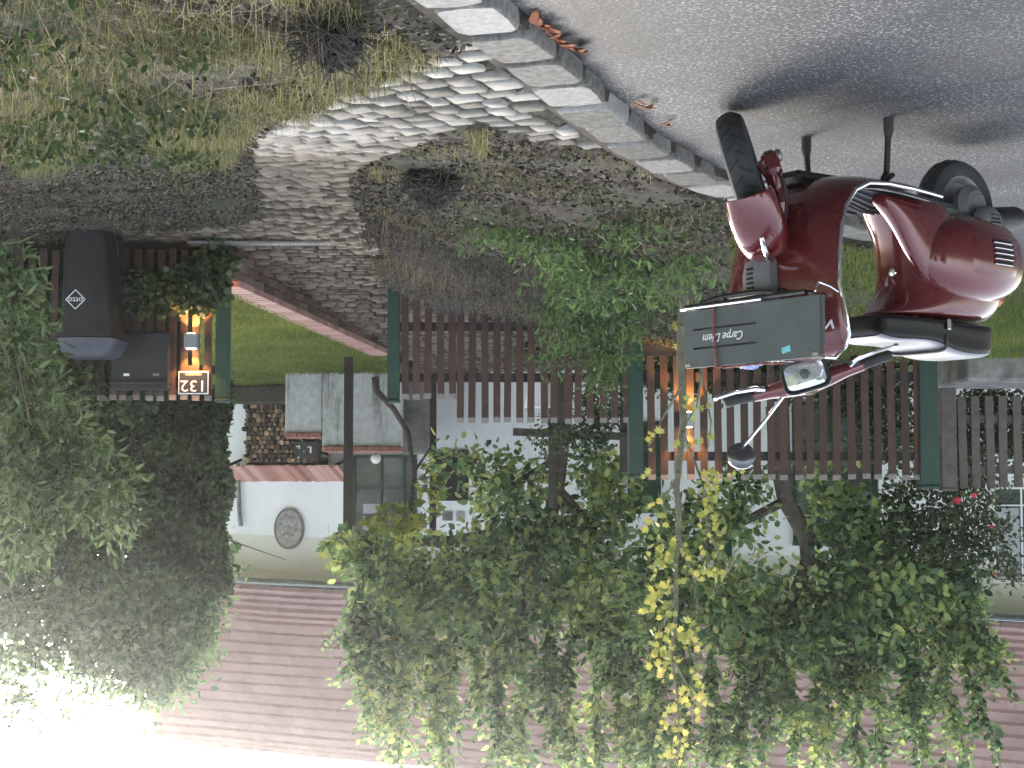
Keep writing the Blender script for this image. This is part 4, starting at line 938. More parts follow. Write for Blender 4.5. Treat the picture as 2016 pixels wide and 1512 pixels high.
b=MB();b.tube([st((-.385,.16,.965)),st((-.33,.13,.93)),(-.29,.06,.90),(-.31,.03,.86)],.0045,6);sb(b,'brake_cable','rubber')
b=MB();b.tube([st((-.385,-.16,.965)),st((-.33,-.12,.93)),(-.29,-.04,.905),(-.31,-.02,.86)],.0045,6);sb(b,'throttle_cable','rubber')

# crate on the rack
cr=thing('wooden_crate','flat grey green wooden crate lettered Carpe Diem on the scooter front','crate',(0,0,0))
cr.matrix_world=sc.matrix_basis.copy()@Matrix.Translation((-.06,0,.712))
def cb(b,n,m,p=cr,**k): return b.build(n,m,p,world=False,**k)
yl,yr=-.378,.335;hh=.222
fb=MB()
b=MB();zl=(.075,.148)
# front board with two slots: build from strips
def strip(y0,y1,z0,z1,x=0,th=.012): return ((x-th/2,(y0+y1)/2,(z0+z1)/2),(th,y1-y0,z1-z0))
s0,s1=-.06,.285
for y0,y1,z0,z1 in((yl,s0,0,hh),(s1,yr,0,hh),(s0,s1,0,zl[0]-.004),(s0,s1,zl[0]+.004,zl[1]-.004),(s0,s1,zl[1]+.004,hh)): b.box(*strip(y0,y1,z0,z1))
fbo=cb(b,'front_board','crate',smooth=False)
b=MB();text(b,'Carpe Diem',.047,(.002,.115,.112),(0,1,0),(0,0,1),shear=.35,sx=.95);cb(b,'lettering','white',fbo)
b=MB();b.box((.001,-.215,.185),(.003,.045,.022),Matrix.Rotation(.2,3,'X'),.0);cb(b,'sticker','teal',fbo)
for y in(yl+.006,yr-.006):
    b=MB();b.box((-.014,y,hh/2-.004),(.017,.012,hh-.008));cb(b,'side_board','crate')
b=MB();b.box((-.026,(yl+yr)/2,hh/2-.02),(.006,yr-yl,hh-.04));cb(b,'back_board','crate')
b=MB();b.box((-.014,(yl+yr)/2,.006),(.016,yr-yl-.03,.01));cb(b,'base','crate')
for y in(yl+.02,yr-.02):
    b=MB();b.box((.001,y,hh-.012),(.005,.03,.012),bev=.001);cb(b,'corner_clip','steel')
t=thing('elastic_cord','brown red twisted cord strapped around the crate','cord',(0,0,0));t.matrix_world=cr.matrix_basis.copy()
b=MB()
path=[(.004,.165,-.02),(.006,.162,.05),(.006,.155,.15),(.006,.15,hh+.003),(-.03,.14,hh+.006),(-.012,.02,hh+.006),(-.012,-.08,hh+.005),(-.12,-.12,hh+.0)]
pp=[]
for i in range(len(path)-1):
    for k in range(8): pp.append(Vector(path[i]).lerp(Vector(path[i+1]),k/8))
for ph in(0,math.pi): b.tube([p+Vector((.0025*math.cos(i*.9+ph)+.002,.0025*math.sin(i*.9+ph),.0025*math.cos(i*.9+ph))) for i,p in enumerate(pp)],.0035,5)
b.build('cord','cord',t,world=False)
t=thing('cloth_bundle','blue and white patterned cloth peeking over the crate edge','cloth',(0,0,0));t.matrix_world=cr.matrix_basis.copy()
b=MB();r9=random.Random(9)
b.ellipsoid((-.03,-.0,hh-.004),(.02,.07,.022),20,12)
b.v=[tuple(Vector(v)+Vector((0,r9.uniform(-.004,.004),r9.uniform(-.006,.006)))) for v in b.v]
b.build('cloth','blue',t,world=False)
# ================================================= VEGETATION
def pyv(v): return np.array([v.x,v.y,v.z])
def blob(px_,py_,rx,ry,Y,dY,N,rng=RNG,shell=.35):
    """points in an ellipsoid seen at pixel (px,py) with pixel radii, denser near its surface"""
    c=pyv(P(px_,py_,Y));s=Y/FPX;d=rng.normal(size=(N,3));d=norm(d);r=rng.uniform(0,1,N)**shell
    p=c+d*r[:,None]*np.array([rx*s,dY,ry*s]);return p,d
def clumps(pos,out,k,spread,rng=RNG):
    n=len(pos);p=np.repeat(pos,k,0)+rng.normal(0,spread,(n*k,3));o=np.repeat(out,k,0);return p,o
def axes(out,rng=RNG,up=.0,rnd=.8,down=0):
    a=out*.6+rng.normal(0,rnd,out.shape);a[:,2]+=up-down;return norm(a)
def shoot(path,step,rng,size,start=.1,jit=.02,ang=.9):
    """leaf positions and axes along a twig"""
    path=np.array(path);seg=np.diff(path,axis=0);L=np.linalg.norm(seg,axis=1);cum=np.concatenate([[0],np.cumsum(L)]);T=cum[-1]
    n=max(2,int(T/step));s=np.linspace(start*T,T,n);i=np.clip(np.searchsorted(cum,s)-1,0,len(seg)-1);f=(s-cum[i])/L[i]
    p=path[i]+seg[i]*f[:,None];t=norm(seg[i]);th=rng.uniform(0,6.28,n)
    r=np.stack([np.cos(th),np.sin(th)*.8,rng.uniform(-.35,.35,n)],-1);a=norm(t*math.cos(ang)+r*math.sin(ang)*1.3)
    sz=size*rng.uniform(.6,1.15,n)*(1-.45*(s/T)**3);return p+rng.normal(0,jit,p.shape),a,sz
def tri_tubes(paths,radii,n=5):
    b=MB()
    for p,r in zip(paths,radii): b.tube(p,r,n)
    return b
# ---- fruit tree with upright shoots (one builder for the two trees)
def fruit_tree(label,base,trunk,limbs,blobs,shoots,leafsz,Y,seed,leaf='treeleaf',group=None,lean=None):
    rng=np.random.default_rng(seed);t=thing('fruit_tree',label,'tree',base,0,group)
    b=MB();b.tube([base]+[P(*q[:3]) for q in trunk],[.11]+[q[3] for q in trunk],10)
    for lb in limbs: b.tube([P(*q[:3]) for q in lb],[q[3] for q in lb],7)
    PP=[];AA=[];SS=[];tw=[];tr=[]
    for (x0,y0,x1,y1,dY,dens) in shoots:
        a=pyv(P(x0,y0,Y+dY*.3));c=pyv(P(x1,y1,Y+dY));bend=rng.normal(0,.05,3);pts=[a+(c-a)*f+bend*math.sin(math.pi*f)*1.2 for f in np.linspace(0,1,7)]
        tw.append(pts);tr.append([.011-.0085*i/6 for i in range(7)])
        p,ax,s=shoot(pts,.0105/dens,rng,leafsz);PP.append(p);AA.append(ax);SS.append(s)
        for k in range(int(24*dens)):   # side twigs
            f=rng.uniform(.0,.8);o=a+(c-a)*f;e=o+np.array([rng.normal(0,.17),rng.normal(0,.17),rng.uniform(.15,.5)])
            q=[o,(o+e)/2+rng.normal(0,.02,3),e];tw.append(q);tr.append([.005,.004,.002])
            p,ax,s=shoot(q,.016,rng,leafsz*.9);PP.append(p);AA.append(ax);SS.append(s)
    for (x,y,rx,ry,dY,N) in blobs:
        p,o=blob(x,y,rx,ry,Y,dY,max(10,int(N*.5)),rng,.6);p,o=clumps(p,o,11,.095,rng);PP.append(p);AA.append(axes(o,rng,.25));SS.append(leafsz*rng.uniform(.55,1.1,len(p)))
        c=pyv(P(x,y,Y))
        for k in range(max(3,N//55)):
            e=p[rng.integers(len(p))];m_=(c+e)/2+rng.normal(0,.05,3);tw.append([c,m_,e]);tr.append([.012,.008,.003])
    for pth,r_ in zip(tw,tr): b.tube(pth,r_,5)
    b.build('trunk','bark',t)
    leafmesh('crown',np.concatenate(PP),np.concatenate(AA),np.concatenate(SS),leaf,t,rng=rng)
    return t
rs=np.random.default_rng(21)
# right-hand tree in front of the house (photo x 1250-1980)
sh=[]
for (x0,y0,x1,y1) in((1760,1150,1830,1540),(1800,1130,1905,1530),(1850,1120,1975,1500),(1880,1090,1985,1345),(1820,1080,1935,1300),(1700,1180,1745,1540),(1660,1180,1690,1520),(1600,1200,1625,1545),(1560,1210,1570,1500),(1500,1210,1515,1545),(1455,1200,1460,1530),(1400,1180,1410,1545),(1350,1190,1350,1540),(1300,1180,1300,1545),(1740,1140,1800,1430),(1640,1160,1655,1400),(1530,1200,1540,1400)):
    sh.append((x0+rs.uniform(-10,10),y0,x1+rs.uniform(-14,14),y1,rs.uniform(-.35,.35),1.0))
fruit_tree('large fruit tree with upright leafy shoots and bent dark trunk behind the long fence panel',P(1530,800,15.3),
 [(1535,900,15.3,.10),(1548,985,15.3,.085),(1588,1060,15.3,.075),(1590,1110,15.3,.065),(1555,1190,15.3,.05),(1548,1290,15.3,.03)],
 [[(1570,1030,15.3,.05),(1660,1080,15.2,.04),(1740,1150,15.1,.025)],[(1590,1100,15.3,.04),(1700,1150,15.4,.03),(1830,1180,15.3,.02)],[(1548,985,15.3,.05),(1440,1040,15.2,.035),(1330,1120,15.2,.02)],[(1575,1150,15.3,.035),(1660,1220,15.3,.02)]],
 [(1440,1010,90,50,.4,95),(1330,1080,90,95,.5,170),(1430,1170,110,90,.5,190),(1680,1020,110,55,.45,130),(1740,1110,120,70,.5,180),(1650,1160,110,80,.5,190),(1550,1230,110,70,.5,150),(1850,1150,85,60,.4,120),(1300,1200,80,100,.5,140),(1480,950,60,28,.3,30),(1620,960,70,22,.3,35),(1740,1240,110,70,.5,110)],
 sh,.112,15.3,31,group='fruit trees in the front garden')
sh=[]
for (x0,y0,x1,y1) in((720,1190,715,1420),(760,1200,770,1500),(800,1220,800,1545),(845,1200,850,1510),(890,1230,895,1545),(935,1200,938,1440),(975,1230,985,1530),(1025,1230,1035,1545),(1075,1220,1085,1500),(1120,1230,1125,1545),(1165,1240,1180,1545),(1210,1200,1225,1540),(700,1150,690,1330),(1245,1200,1260,1520)):
    sh.append((x0+rs.uniform(-10,10),y0,x1+rs.uniform(-14,14),y1,rs.uniform(-.35,.35),.95))
fruit_tree('broad fruit tree with yellow green leaves between the pergola and the leafy shrub',P(1108,740,16.0),
 [(1106,850,16.0,.09),(1096,960,16.0,.08),(1070,1080,16.0,.06),(1030,1180,16.0,.045),(1010,1290,16.0,.03)],
 [[(1096,960,16,.05),(1160,1030,16,.04),(1220,1130,16,.025)],[(1080,1040,16,.045),(960,1090,16,.03),(830,1120,16,.02)],[(1060,1110,16,.03),(930,1180,16,.02),(800,1210,16,.012)],[(1100,900,16,.04),(1000,960,16,.025),(920,930,16,.012)]],
 [(760,1120,90,55,.4,150),(820,1190,110,75,.5,190),(930,1120,110,70,.5,190),(1040,1060,100,70,.5,170),(1010,960,85,60,.4,120),(930,905,60,22,.25,32),(1160,1110,100,90,.5,190),(1200,1000,70,70,.45,110),(1060,1200,130,70,.5,190),(930,1230,130,60,.5,150),(760,1260,80,60,.45,90),(1180,920,60,40,.3,60),(690,1090,50,30,.3,40),(1190,1230,80,70,.4,110)],
 sh,.112,16.0,32,group='fruit trees in the front garden')
# ---- grape vine over the pergola
rng=np.random.default_rng(5);t=thing('grape_vine','broad leaved grape vine with yellowing leaves climbing the pergola post','vine',P(760,740,17.3))
b=MB();b.tube([P(*q) for q in((738,742,17.3),(742,770,17.3),(775,805,17.3),(803,850,17.3),(815,930,17.3),(808,1000,17.3),(815,1080,17.3))],[.04,.035,.03,.027,.024,.022,.02],8)
b.tube([P(*q) for q in((815,930,17.3),(842,890,17.3),(856,870,17.3))],[.018,.015,.012],6);b.tube([P(*q) for q in((815,1070,17.3),(740,1075,17.2),(640,1060,17.1))],[.015,.01,.006],6);b.build('stem','bark',t)
p1,o1=blob(780,1040,60,45,17.2,.3,190,rng);p2,o2=blob(690,1085,55,32,17.1,.3,120,rng);p3,o3=blob(850,960,30,60,17.2,.2,60,rng);p4,o4=blob(655,1060,25,18,17.1,.1,14,rng)
p=np.concatenate([p1,p2,p3,p4]);o=np.concatenate([o1,o2,o3,o4]);leafmesh('foliage',p,axes(o,rng,0,.8,.2),.13*rng.uniform(.6,1.1,len(p)),leafmat('vine_leaf',[(.04,.06,.02),(.11,.17,.04),(.26,.32,.06),(.45,.45,.08)],.4),t,'maple',rng=rng)
# ---- yellow leaved sapling in front of the fence
rng=np.random.default_rng(6);t=thing('maple_sapling','thin tall sapling with pale yellow leaves in front of the fence','tree',G(1350,500))
Ys=10.6;tp=[(1338,470),(1348,560),(1342,640),(1340,700),(1343,770),(1346,830),(1338,900),(1332,960),(1338,1030),(1330,1110),(1332,1200),(1322,1290),(1335,1380),(1338,1470),(1330,1540)]
b=MB();b.tube([P(x,y,Ys) for x,y in tp],[.033,.03,.028,.027,.026,.025,.022,.02,.018,.016,.013,.011,.008,.006,.004],9)
br=[[(1344,850),(1365,900),(1385,960),(1392,1040),(1385,1120)],[(1378,690),(1385,760),(1400,830),(1395,880)],[(1342,760),(1300,830),(1285,870)],[(1336,930),(1310,980),(1300,1060)],[(1334,1050),(1370,1150),(1380,1240)],[(1330,1180),(1290,1260),(1275,1300)],[(1325,1300),(1370,1380),(1365,1440)],[(1340,640),(1372,690),(1380,740),(1372,800),(1346,840)],[(1392,1040),(1420,1100),(1410,1160)]]
for q in br: b.tube([P(x,y,Ys+(.06 if i%2 else -.05)) for i,(x,y) in enumerate(q)],[.010-.007*i/(len(q)-1) for i in range(len(q))],6)
b.build('trunk','youngbark',t)
S=[(1340,655,30,30,5),(1290,870,30,22,6),(1350,800,55,22,8),(1370,870,45,22,7),(1430,935,60,12,6),(1275,935,20,14,2),(1390,960,35,50,16),(1400,1030,35,45,18),(1290,1030,25,50,9),(1320,1110,60,45,26),(1300,1180,55,45,24),(1385,1110,50,55,20),(1330,1250,75,40,34),(1310,1310,55,35,22),(1360,1370,45,50,22),(1330,1440,45,40,14),(1330,1480,30,25,9),(1345,615,12,20,3)]
pp=[];oo=[]
for x,y,rx,ry,n in S:
    p,o=blob(x,y,rx*.8,ry,Ys,.14,int(n*1.6),rng,.6);pp.append(p);oo.append(o)
p=np.concatenate(pp);o=np.concatenate(oo);ax=axes(o,rng,0,.6,.55);leafmesh('foliage',p,ax,.056*rng.uniform(.6,1.15,len(p)),'yellowleaf',t,'maple',rng=rng,nrm=np.stack([rng.normal(0,.5,len(p)),-np.ones(len(p)),rng.normal(.3,.5,len(p))],-1))
# ---- hedge over the right fence panel
rng=np.random.default_rng(7);h0=P(455,800,13.3);t=thing('hedge','tall dense dark green hedge rising above the fence with the number sign','hedge',(3.4,14,-.5))
N=78000;X=rng.uniform(h0.x-.03,6.2,N);Z=rng.uniform(.35,2.35,N);face=rng.random(N)
Yv=13.42+np.abs(rng.normal(0,.10,N))+.12*np.sin(X*6+Z*4)*np.sin(Z*7-X*3)+.09*np.sin(Z*13+X*11);side=face>.8;X=np.where(side,h0.x+np.abs(rng.normal(0,.06,N))+.05*np.sin(Z*8),X);Yv=np.where(side,rng.uniform(13.3,14.6,N),Yv)
X=X+(Yv-13.2)*.17+.04;p=np.stack([X,Yv,Z],-1);o=np.where(side[:,None],np.array([-1,0,0.2]),np.array([0,-1,.2]));o=o+rng.normal(0,.2,o.shape)
keep=(Z<2.1+.12*np.sin(X*6))&(Z>.5+.08*np.sin(X*11));p=p[keep];o=o[keep]
leafmesh('foliage',p,axes(o,rng,.3,.6),.06*rng.uniform(.5,1.3,len(p)),'hedge',t,rng=rng)
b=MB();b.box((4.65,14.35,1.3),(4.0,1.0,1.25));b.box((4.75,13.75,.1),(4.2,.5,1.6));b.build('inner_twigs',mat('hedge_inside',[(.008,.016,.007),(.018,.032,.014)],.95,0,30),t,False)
b=MB()
for q in range(40):
    x=rng.uniform(2.4,5.5);z=rng.uniform(.8,2.0);b.tube([(x,13.6,z),(x+rng.normal(0,.1),13.35,z+.15),(x+rng.normal(0,.15),13.22,z+.35)],[.01,.007,.003],5)
b.build('twigs','bark',t)
# ---- tall tree behind the hedge
def leafy(name,label,cat,base,tr,blobs,Y,m,size,shape='oval',seed=1,k=9,spread=.09,group=None,up=.2,down=0,part='crown',stem='bark',rnd=.8):
    rng=np.random.default_rng(seed);t=thing(name,label,cat,base,0,group);b=MB();b.tube([P(*q[:3]) for q in tr],[q[3] for q in tr],8)
    PP=[];OO=[]
    for q in blobs:
        x,y,rx,ry,dY,N=q[:6];YY=q[6] if len(q)>6 else Y
        if name=='leafy_shrub' and y<640: YY=min(YY,G(x,y-ry*.8).y+.05)
        p,o=blob(x,y,rx,ry,YY,dY,N,rng,.45);c=pyv(P(x,y,YY))
        for _ in range(max(2,N//60)):
            e=p[rng.integers(len(p))];b.tube([c,(c+e)/2+rng.normal(0,.03,3),e],[.012,.008,.003],5)
        p,o=clumps(p,o,k,spread,rng);PP.append(p);OO.append(o)
    b.build('trunk' if part=='crown' else 'stem',stem,t)
    p=np.concatenate(PP);o=np.concatenate(OO);leafmesh(part,p,axes(o,rng,up,rnd,down),size*rng.uniform(.55,1.15,len(p)),m,t,shape,rng=rng);return t
leafy('garden_tree','tall pale leaved tree rising behind the hedge against the white sky','tree',P(250,600,15.6),[(250,700,15.6,.14),(240,1000,15.6,.11),(200,1250,15.6,.06)],
 [(365,1170,68,90,.6,300),(330,1270,80,65,.6,290),(240,1200,110,95,.8,420),(120,1180,120,105,.8,420),(20,1180,90,110,.7,260),(300,1335,60,45,.45,120),(60,1290,100,40,.5,100),(195,1315,60,40,.4,80),(400,1105,35,50,.4,120),(20,1385,60,22,.3,22),(120,1395,30,12,.2,6)],15.6,'palleaf',.085,seed=41,k=10,spread=.10)
# ---- near bushes on the right edge (photo left)
leafy('laurel_bush','near bush of long pale leaves at the side of the bin','bush',G(40,330),[(30,430,10.2,.03),(30,800,10.2,.02),(60,1000,10.2,.015)],
 [(20,560,60,80,.4,80),(35,680,70,80,.4,110),(60,800,90,70,.4,130),(110,880,110,60,.4,130),(150,960,120,70,.4,140),(60,960,90,80,.4,120),(30,1070,80,60,.4,60),(230,1020,60,50,.3,36)],10.2,'laurel',.10,'slim',seed=42,k=6,spread=.05,up=.4,part='foliage',rnd=.7)
_lb=[o for o in COL.objects if o.name.startswith('laurel_bush')][0]
for (x0,y0,x1,y1) in((0,480,75,460),(30,950,115,1000),(0,840,60,700),(20,1000,5,820),(60,830,20,640),(40,900,110,860)):
    a=P(x0,y0,9.8);c=P(x1,y1,9.9);b=MB();b.tube([a,(a+c)/2+Vector((0,0,.02)),c],[.006,.005,.003],5);b.build('bare_stem','drystem',_lb)
# ---- ivy on the right fence panel
leafy('ivy','bushy ivy with lamp lit leaves climbing the fence beside the green gate post','climber',P(380,495,12.85),[(400,490,12.8,.015),(390,560,12.8,.012),(360,620,12.8,.008)],
 [(400,560,50,55,.14,160,12.82),(340,580,60,45,.13,130,12.82),(270,580,50,40,.12,70,12.84),(425,520,32,35,.14,60,12.8),(240,590,30,35,.1,24,12.85)],12.8,'ivy',.06,'round',seed=43,k=5,spread=.03,up=0,down=.3,part='foliage')
leafy('ivy','dark ivy hanging over the top of the fence behind the wheelie bin','climber',P(130,740,12.9),[(130,700,12.95,.01),(130,760,12.95,.01)],
 [(110,760,110,40,.15,170,12.95),(230,800,80,18,.12,60,13.1)],12.9,'ivy',.055,'round',seed=44,k=6,spread=.04,part='foliage')
# ---- leafy shrub by the fence
leafy('leafy_shrub','bright green deeply lobed shrub in front of the stepped fence and green post','shrub',G(1200,430),[(1200,470,12.2,.03),(1190,560,12.2,.02),(1180,680,12.2,.01)],
 [(985,455,80,18,.2,22,11.8),(1080,490,85,35,.3,45,11.9),(1160,550,85,60,.35,90),(1135,630,75,60,.3,85),(1190,690,55,55,.3,75),(1185,745,24,36,.15,22),(1285,545,70,45,.3,45),(1370,520,60,28,.3,20,11.4),(1245,620,45,45,.3,36),(1075,590,35,40,.2,18),(1220,455,70,24,.3,22,11.7),(1100,705,40,24,.2,16)],12.2,'bramble',.068,'slim',seed=45,k=10,spread=.06,up=.2,down=-.3,part='foliage')
leafy('garden_shrub','dark low shrubbery seen between the pickets of the long brown fence','shrub',P(1550,800,13.8),[(1550,800,13.8,.02),(1560,760,13.8,.01)],
 [(1330,740,80,26,.3,190),(1450,740,90,26,.3,220),(1570,740,90,28,.3,230),(1710,760,110,60,.3,380),(1750,850,70,50,.3,180)],13.8,'hedge',.055,seed=48,k=8,spread=.06,part='foliage')
leafy('garden_shrub','dim shrub seen between the pickets right of the leafy shrub and under the fruit tree','shrub',P(1150,800,14.2),[(1150,800,14.2,.02),(1150,780,14.2,.01)],
 [(1180,790,60,60,.3,110),(1130,860,90,28,.3,90),(1040,690,60,30,.3,40)],14.2,'hedge',.055,seed=49,k=8,spread=.06,part='foliage')
leafy('garden_shrub','pale loose plants seen between the pickets of the grey fence','shrub',P(1960,800,16),[(1960,800,16,.02),(1960,860,16,.01)],
 [(1930,850,80,60,.3,260),(2010,850,60,70,.3,200),(1890,900,50,50,.3,120),(1940,790,90,35,.2,160)],16,'rose',.06,seed=50,k=7,spread=.06,part='foliage')
for i_,(x_,y_,h_) in enumerate(((-7,-7,5.2),(-1.5,-8.5,5.8),(4.5,-7.5,5.0))):  # unseen trees, added so the scooter paint has something dark to reflect
    rng=np.random.default_rng(90+i_);t=thing('reflection_tree','round leafy tree added out of view to darken the paint reflections','tree',(x_,y_,-.7),0,'unseen trees added for reflections')
    b=MB();b.tube([(x_,y_,-.7),(x_,y_,1.2),(x_+.2,y_,3)],[.16,.13,.08],8);b.build('trunk','bark',t)
    p=np.concatenate([np.array([x_+rng.normal(0,1),y_+rng.normal(0,.6),h_*.5+rng.normal(0,.7)])+norm(rng.normal(size=(1300,3)))*rng.uniform(.6,1.5,(1300,1)) for _ in range(7)]);leafmesh('crown',p,axes(rng.normal(size=p.shape),rng),.20*rng.uniform(.6,1.1,len(p)),'hedge',t,rng=rng)
# ---- rose bush on the left
rb=leafy('rose_bush','loose rose bush with a few red flowers above the grey fence','bush',P(1880,800,15.2),[(1870,800,15.2,.02),(1880,1000,15.2,.012),(1900,1100,15.2,.006)],
 [(1860,1010,90,75,.5,170),(1800,1060,70,60,.4,110),(1900,1080,80,60,.4,110),(1960,1040,50,70,.4,50),(1840,920,90,50,.4,90),(1930,960,60,50,.4,40),(1780,980,50,50,.3,44),(1990,1120,30,40,.3,20)],15.2,'rose',.058,seed=46,k=9,spread=.05,part='foliage',stem='youngbark')
def flower(x,y,s):
    c=P(x,y,14.85);b=MB()
    for k in range(9):
        a=k*2.4;r=s*.5*math.sqrt((k+1)/9);b.ellipsoid(c+Vector((math.cos(a)*r,-.01*k/9,math.sin(a)*r)),(s*.5,s*.22,s*.42),8,6)
    o=b.build('flower','redflower',rb)
for q in((1884,985,.04),(1874,989,.025),(1918,975,.028),(1952,1037,.02),(1958,1130,.018)): flower(*q)
# ---- tangled dark root clumps on the banks
for (x,y,rx,ry,lab) in((650,55,55,38,'dark tangled root clump in the weeds on the right verge'),(850,355,55,45,'dark tangled root clump on the bank beside the cobbled path')):
    rng=np.random.default_rng(int(x));c=G(x,y-20)+Vector((0,0,.05));t=thing('root_clump',lab,'root clump',c)
    s=c.y/FPX;b=MB();b.ellipsoid(c+Vector((0,.05,.02)),(rx*s,.16,ry*s*.9),18,12);b.v=[tuple(Vector(v)+Vector(rng.normal(0,.012,3))) for v in b.v];b.build('soil_core',mat('peat_%d'%x,[(.008,.007,.007),(.03,.026,.024)],.95,0,40,bump=.8),t,False)
    b=MB()
    for k in range(170):
        d=rng.normal(size=3);d/=np.linalg.norm(d);d[1]=-abs(d[1]);o=c+Vector((d[0]*rx*s,d[1]*.14,.02+d[2]*ry*s));e=o+Vector(rng.normal(0,.05,3))+Vector((0,0,.02));m_=(o+e)/2+Vector(rng.normal(0,.02,3));b.tube([o,m_,e],[.004,.003,.0015],4)
    b.build('root','bark',t,False)

# ---- grass and low growth (stuff)
def scatter(n,xr,yr,fn,rng):
    X=rng.uniform(*xr,n);Y=rng.uniform(*yr,n);Z=zt(X,Y);u,v=px(X,Y,Z);k=fn(u,v,X,Y);return np.stack([X[k],Y[k],Z[k]],-1)
def blades(name,p,h,wd,m,label,cat,rng,lean=.6,seg=3):
    N=len(p);th=rng.uniform(0,6.28,N);ln=np.abs(rng.normal(0,lean,N));hh=h*rng.uniform(.4,1.25,N);d=np.stack([np.cos(th),np.sin(th),0*th],-1)
    sd=np.stack([-np.sin(th+rng.normal(0,.8,N)),np.cos(th+rng.normal(0,.8,N)),0*th],-1);rows_=[]
    for i in range(seg+1):
        f=i/seg;c=p+np.array([0,0,1])*(hh*f*(1-.35*ln*f))[:,None]+d*(hh*ln*f*f)[:,None];w_=wd*(1-f*.92)
        rows_+= [c-sd*w_/2,c+sd*w_/2]
    V=np.stack(rows_,1);F=np.array([(2*i,2*i+1,2*i+3,2*i+2) for i in range(seg)])[None]+(np.arange(N)*2*(seg+1))[:,None,None]
    o=npmesh(name,V.reshape(-1,3),F.reshape(-1,4),m);return stuff(o,label,cat)
rng=np.random.default_rng(77)
PG=PATHPX
def clumpmask(X,Y,sc,th): return (np.sin(X*sc+1.7*np.sin(Y*sc*.7))+np.sin(Y*sc*1.3+1.1*np.sin(X*sc*.9+2))+rng.normal(0,.5,X.shape))>th
offp=lambda u,v:~inpoly(u,v,PG)
# right verge weeds and grass
p=scatter(90000,(-.3,3.2),(4.2,8.6),lambda u,v,X,Y:offp(u,v)&(u<960)&(kerb_side(X,Y)>.36)&(v<285+60*np.sin(u*.02))&clumpmask(X,Y,6,-.9),rng)
blades('grass',p,.085,.0042,'grass','long tufted yellow green grass on the right verge','grass',rng,.9)
p=scatter(17000,(.6,3.6),(4.2,9),lambda u,v,X,Y:offp(u,v)&(u<430)&(v<300)&clumpmask(X,Y,5,-.1),rng)
p[:,2]+=rng.uniform(0,.09,len(p));o=leafmesh('weeds',p,axes(np.tile([0,0,.6],(len(p),1)),rng,.3,.7),.034*rng.uniform(.6,1.3,len(p)),'weed',None,rng=rng);stuff(o,'dark leafy weeds among the grass in the corner of the verge','weeds')
# thin litter over the dark soil on the right
p=scatter(75000,(-.6,5),(4.2,13),lambda u,v,X,Y:offp(u,v)&((u<760)|(v<230))&(kerb_side(X,Y)>.22),rng);p[:,2]+=.012
o=leafmesh('leaf_litter',p,axes(np.zeros((len(p),3)),rng,0,1)*np.array([1,1,.3]),.026*rng.uniform(.5,1.3,len(p)),'litter',None,rng=rng);stuff(o,'brown leaf litter scattered over the dark verge soil','leaf litter')
p=scatter(26000,(.4,5),(7,12.8),lambda u,v,X,Y:offp(u,v)&(u<540)&(v>240)&clumpmask(X,Y,7,-.2),rng)
blades('sparse_grass',p,.035,.005,'grass','short sparse grass on the shaded soil before the bin','grass',rng,.8,2)
# island between path and kerb
isl=lambda u,v,X,Y:offp(u,v)&(u>690)&(kerb_side(X,Y)>.25)&(v>235)
p=scatter(60000,(-2.5,1.2),(5.5,13),lambda u,v,X,Y:isl(u,v,X,Y)&(u<1480)&clumpmask(X,Y,5,.1),rng)
blades('bank_grass',p,.045,.004,'grass','short dry grass on the bank between path and kerb','grass',rng,1.0,2)
p=scatter(60000,(-3,1.2),(5.5,13),lambda u,v,X,Y:isl(u,v,X,Y),rng);p[:,2]+=.01
o=leafmesh('bank_litter',p,axes(np.zeros((len(p),3)),rng,0,1)*np.array([1,1,.3]),.024*rng.uniform(.5,1.4,len(p)),'litter',None,rng=rng);stuff(o,'dry leaves and twigs littering the bank between path and kerb','leaf litter')
p=scatter(9000,(-2.5,1.2),(8,13),lambda u,v,X,Y:isl(u,v,X,Y)&(v>360)&(v<470)&(u>980)&clumpmask(X,Y,4,.2),rng);p[:,2]+=rng.uniform(.0,.12,len(p))
o=leafmesh('ground_cover',p,axes(np.tile([0,0,.5],(len(p),1)),rng,.3,.7),.04*rng.uniform(.6,1.2,len(p)),'weed',None,rng=rng);stuff(o,'low green leafy ground cover at the foot of the shrub','ground cover')
# left lawn behind the scooter
p=scatter(150000,(-5.2,-1.0),(7.4,13.0),lambda u,v,X,Y:(kerb_side(X,Y)>.26)&(u>1440),rng)
blades('verge_grass',p,.05,.0048,'greengrass','fresh green grass strip behind the scooter','grass',rng,.6,2)
# heather like plants and stems on the bank near the fence
p=scatter(15000,(-.4,1.05),(10.2,12.9),lambda u,v,X,Y:isl(u,v,X,Y)&(u<1080+60*np.sin(Y*9))&(Y>10.6+rng.uniform(0,1.2,Y.shape)+.3*np.sin(X*7))&clumpmask(X,Y,4,-.6),rng)
blades('low_perennials',p,.17,.006,'drystem','grey brown faded low perennials in front of the lower pickets','perennials',rng,.5)
p=scatter(15000,(-.4,1.05),(10.2,12.9),lambda u,v,X,Y:isl(u,v,X,Y)&(u<1080)&clumpmask(X,Y,5,-.2),rng);p[:,2]+=rng.uniform(.02,.2,len(p))
o=leafmesh('faded_foliage',p,axes(np.tile([0,0,.5],(len(p),1)),rng,.5,.6),.032*rng.uniform(.6,1.2,len(p)),'heather',None,'slim',rng=rng);stuff(o,'dull greyish leaves of the low perennials along the fence','foliage')
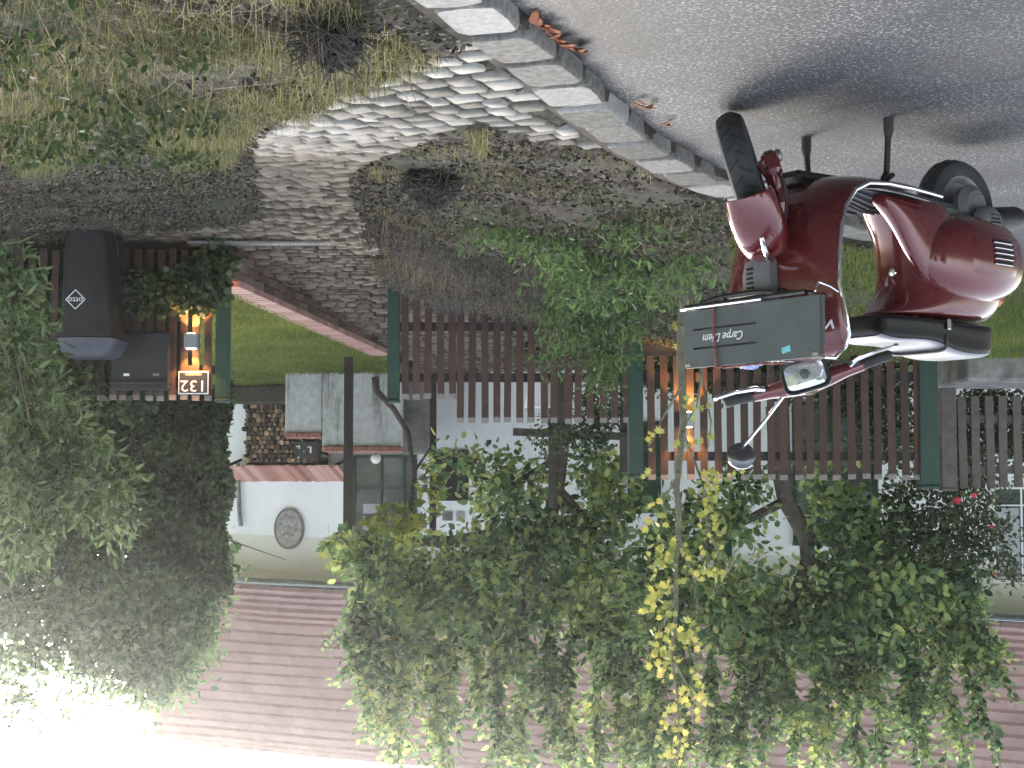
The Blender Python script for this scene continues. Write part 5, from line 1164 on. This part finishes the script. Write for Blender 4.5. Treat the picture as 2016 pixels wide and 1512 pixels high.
# garden lawn grass
n=110000;X=rng.uniform(.6,4.6,n);Y=rng.uniform(13.2,21,n);k=X>wallx(Y)+.12;p=np.stack([X[k],Y[k],zg(X[k],Y[k])],-1)
blades('lawn_grass',p,.04,.009,'greengrass','mown yellowish green grass of the garden lawn','grass',rng,.5,2)
# straw stems in the near right corner
p=scatter(700,(-.1,2.4),(4.3,6.6),lambda u,v,X,Y:offp(u,v)&(u<930)&(kerb_side(X,Y)>.35)&(v<150),rng)
blades('straw',p,.24,.0045,'drystem','long pale straw stalks lying over the grass at the verge edge','straw',rng,2.2)
# orange fallen leaves in the gutter
kp=[];r5=random.Random(8)
for (x,y) in((1052,28),(1060,36),(1068,44),(1075,50),(1085,56),(1092,62),(1102,68),(1110,76),(1118,80),(1130,86),(1140,90),(1148,93),(1090,50),(1078,40),(1265,195),(1275,202),(1285,206),(1258,200),(1308,236),(1312,240)):
    c=PZ(x,y,RZ+.006);b=MB()
    N=8;a=r5.uniform(0,6);L=r5.uniform(.018,.036);cu=r5.uniform(.004,.014);pts=[]
    for k in range(N):
        t_=6.283*k/N;u=math.cos(t_)*L;v=math.sin(t_)*L*.42;pts.append((u,v,.004+cu*abs(v)/L+.012*math.cos(u*60)*.4+.008))
    top=[(q[0],q[1],q[2]) for q in pts];bot=[(q[0],q[1],q[2]-.002) for q in pts];b.loft([bot,top],True,True)
    o=b.build('fallen_leaf','fallen',None,False);o.location=c;o.rotation_euler=(r5.uniform(-.4,.4),r5.uniform(-.4,.4),a)
    tag(o,'curled orange brown fallen leaf lying in the gutter along the kerb','leaf','fallen leaves along the kerb')

# ================================================= HAZE (back lit air volume added to stand in for lens glare)
hz=MB();hz.box((-1,16,4.6),(44,50,12.5));h=hz.build('glare_haze','dark',None,False)
m=bpy.data.materials.new('glare_volume');m.use_nodes=True;nt=m.node_tree;nt.nodes.remove(nt.nodes['Principled BSDF']);pv=nt.nodes.new('ShaderNodeVolumePrincipled')
pv.inputs['Color'].default_value=(.93,.95,1,1);pv.inputs['Density'].default_value=.0013;pv.inputs['Anisotropy'].default_value=.92
nt.links.new(pv.outputs[0],nt.nodes['Material Output'].inputs['Volume']);h.data.materials.clear();h.data.materials.append(m);stuff(h,'pale back lit air volume added to imitate lens glare','glare_haze')
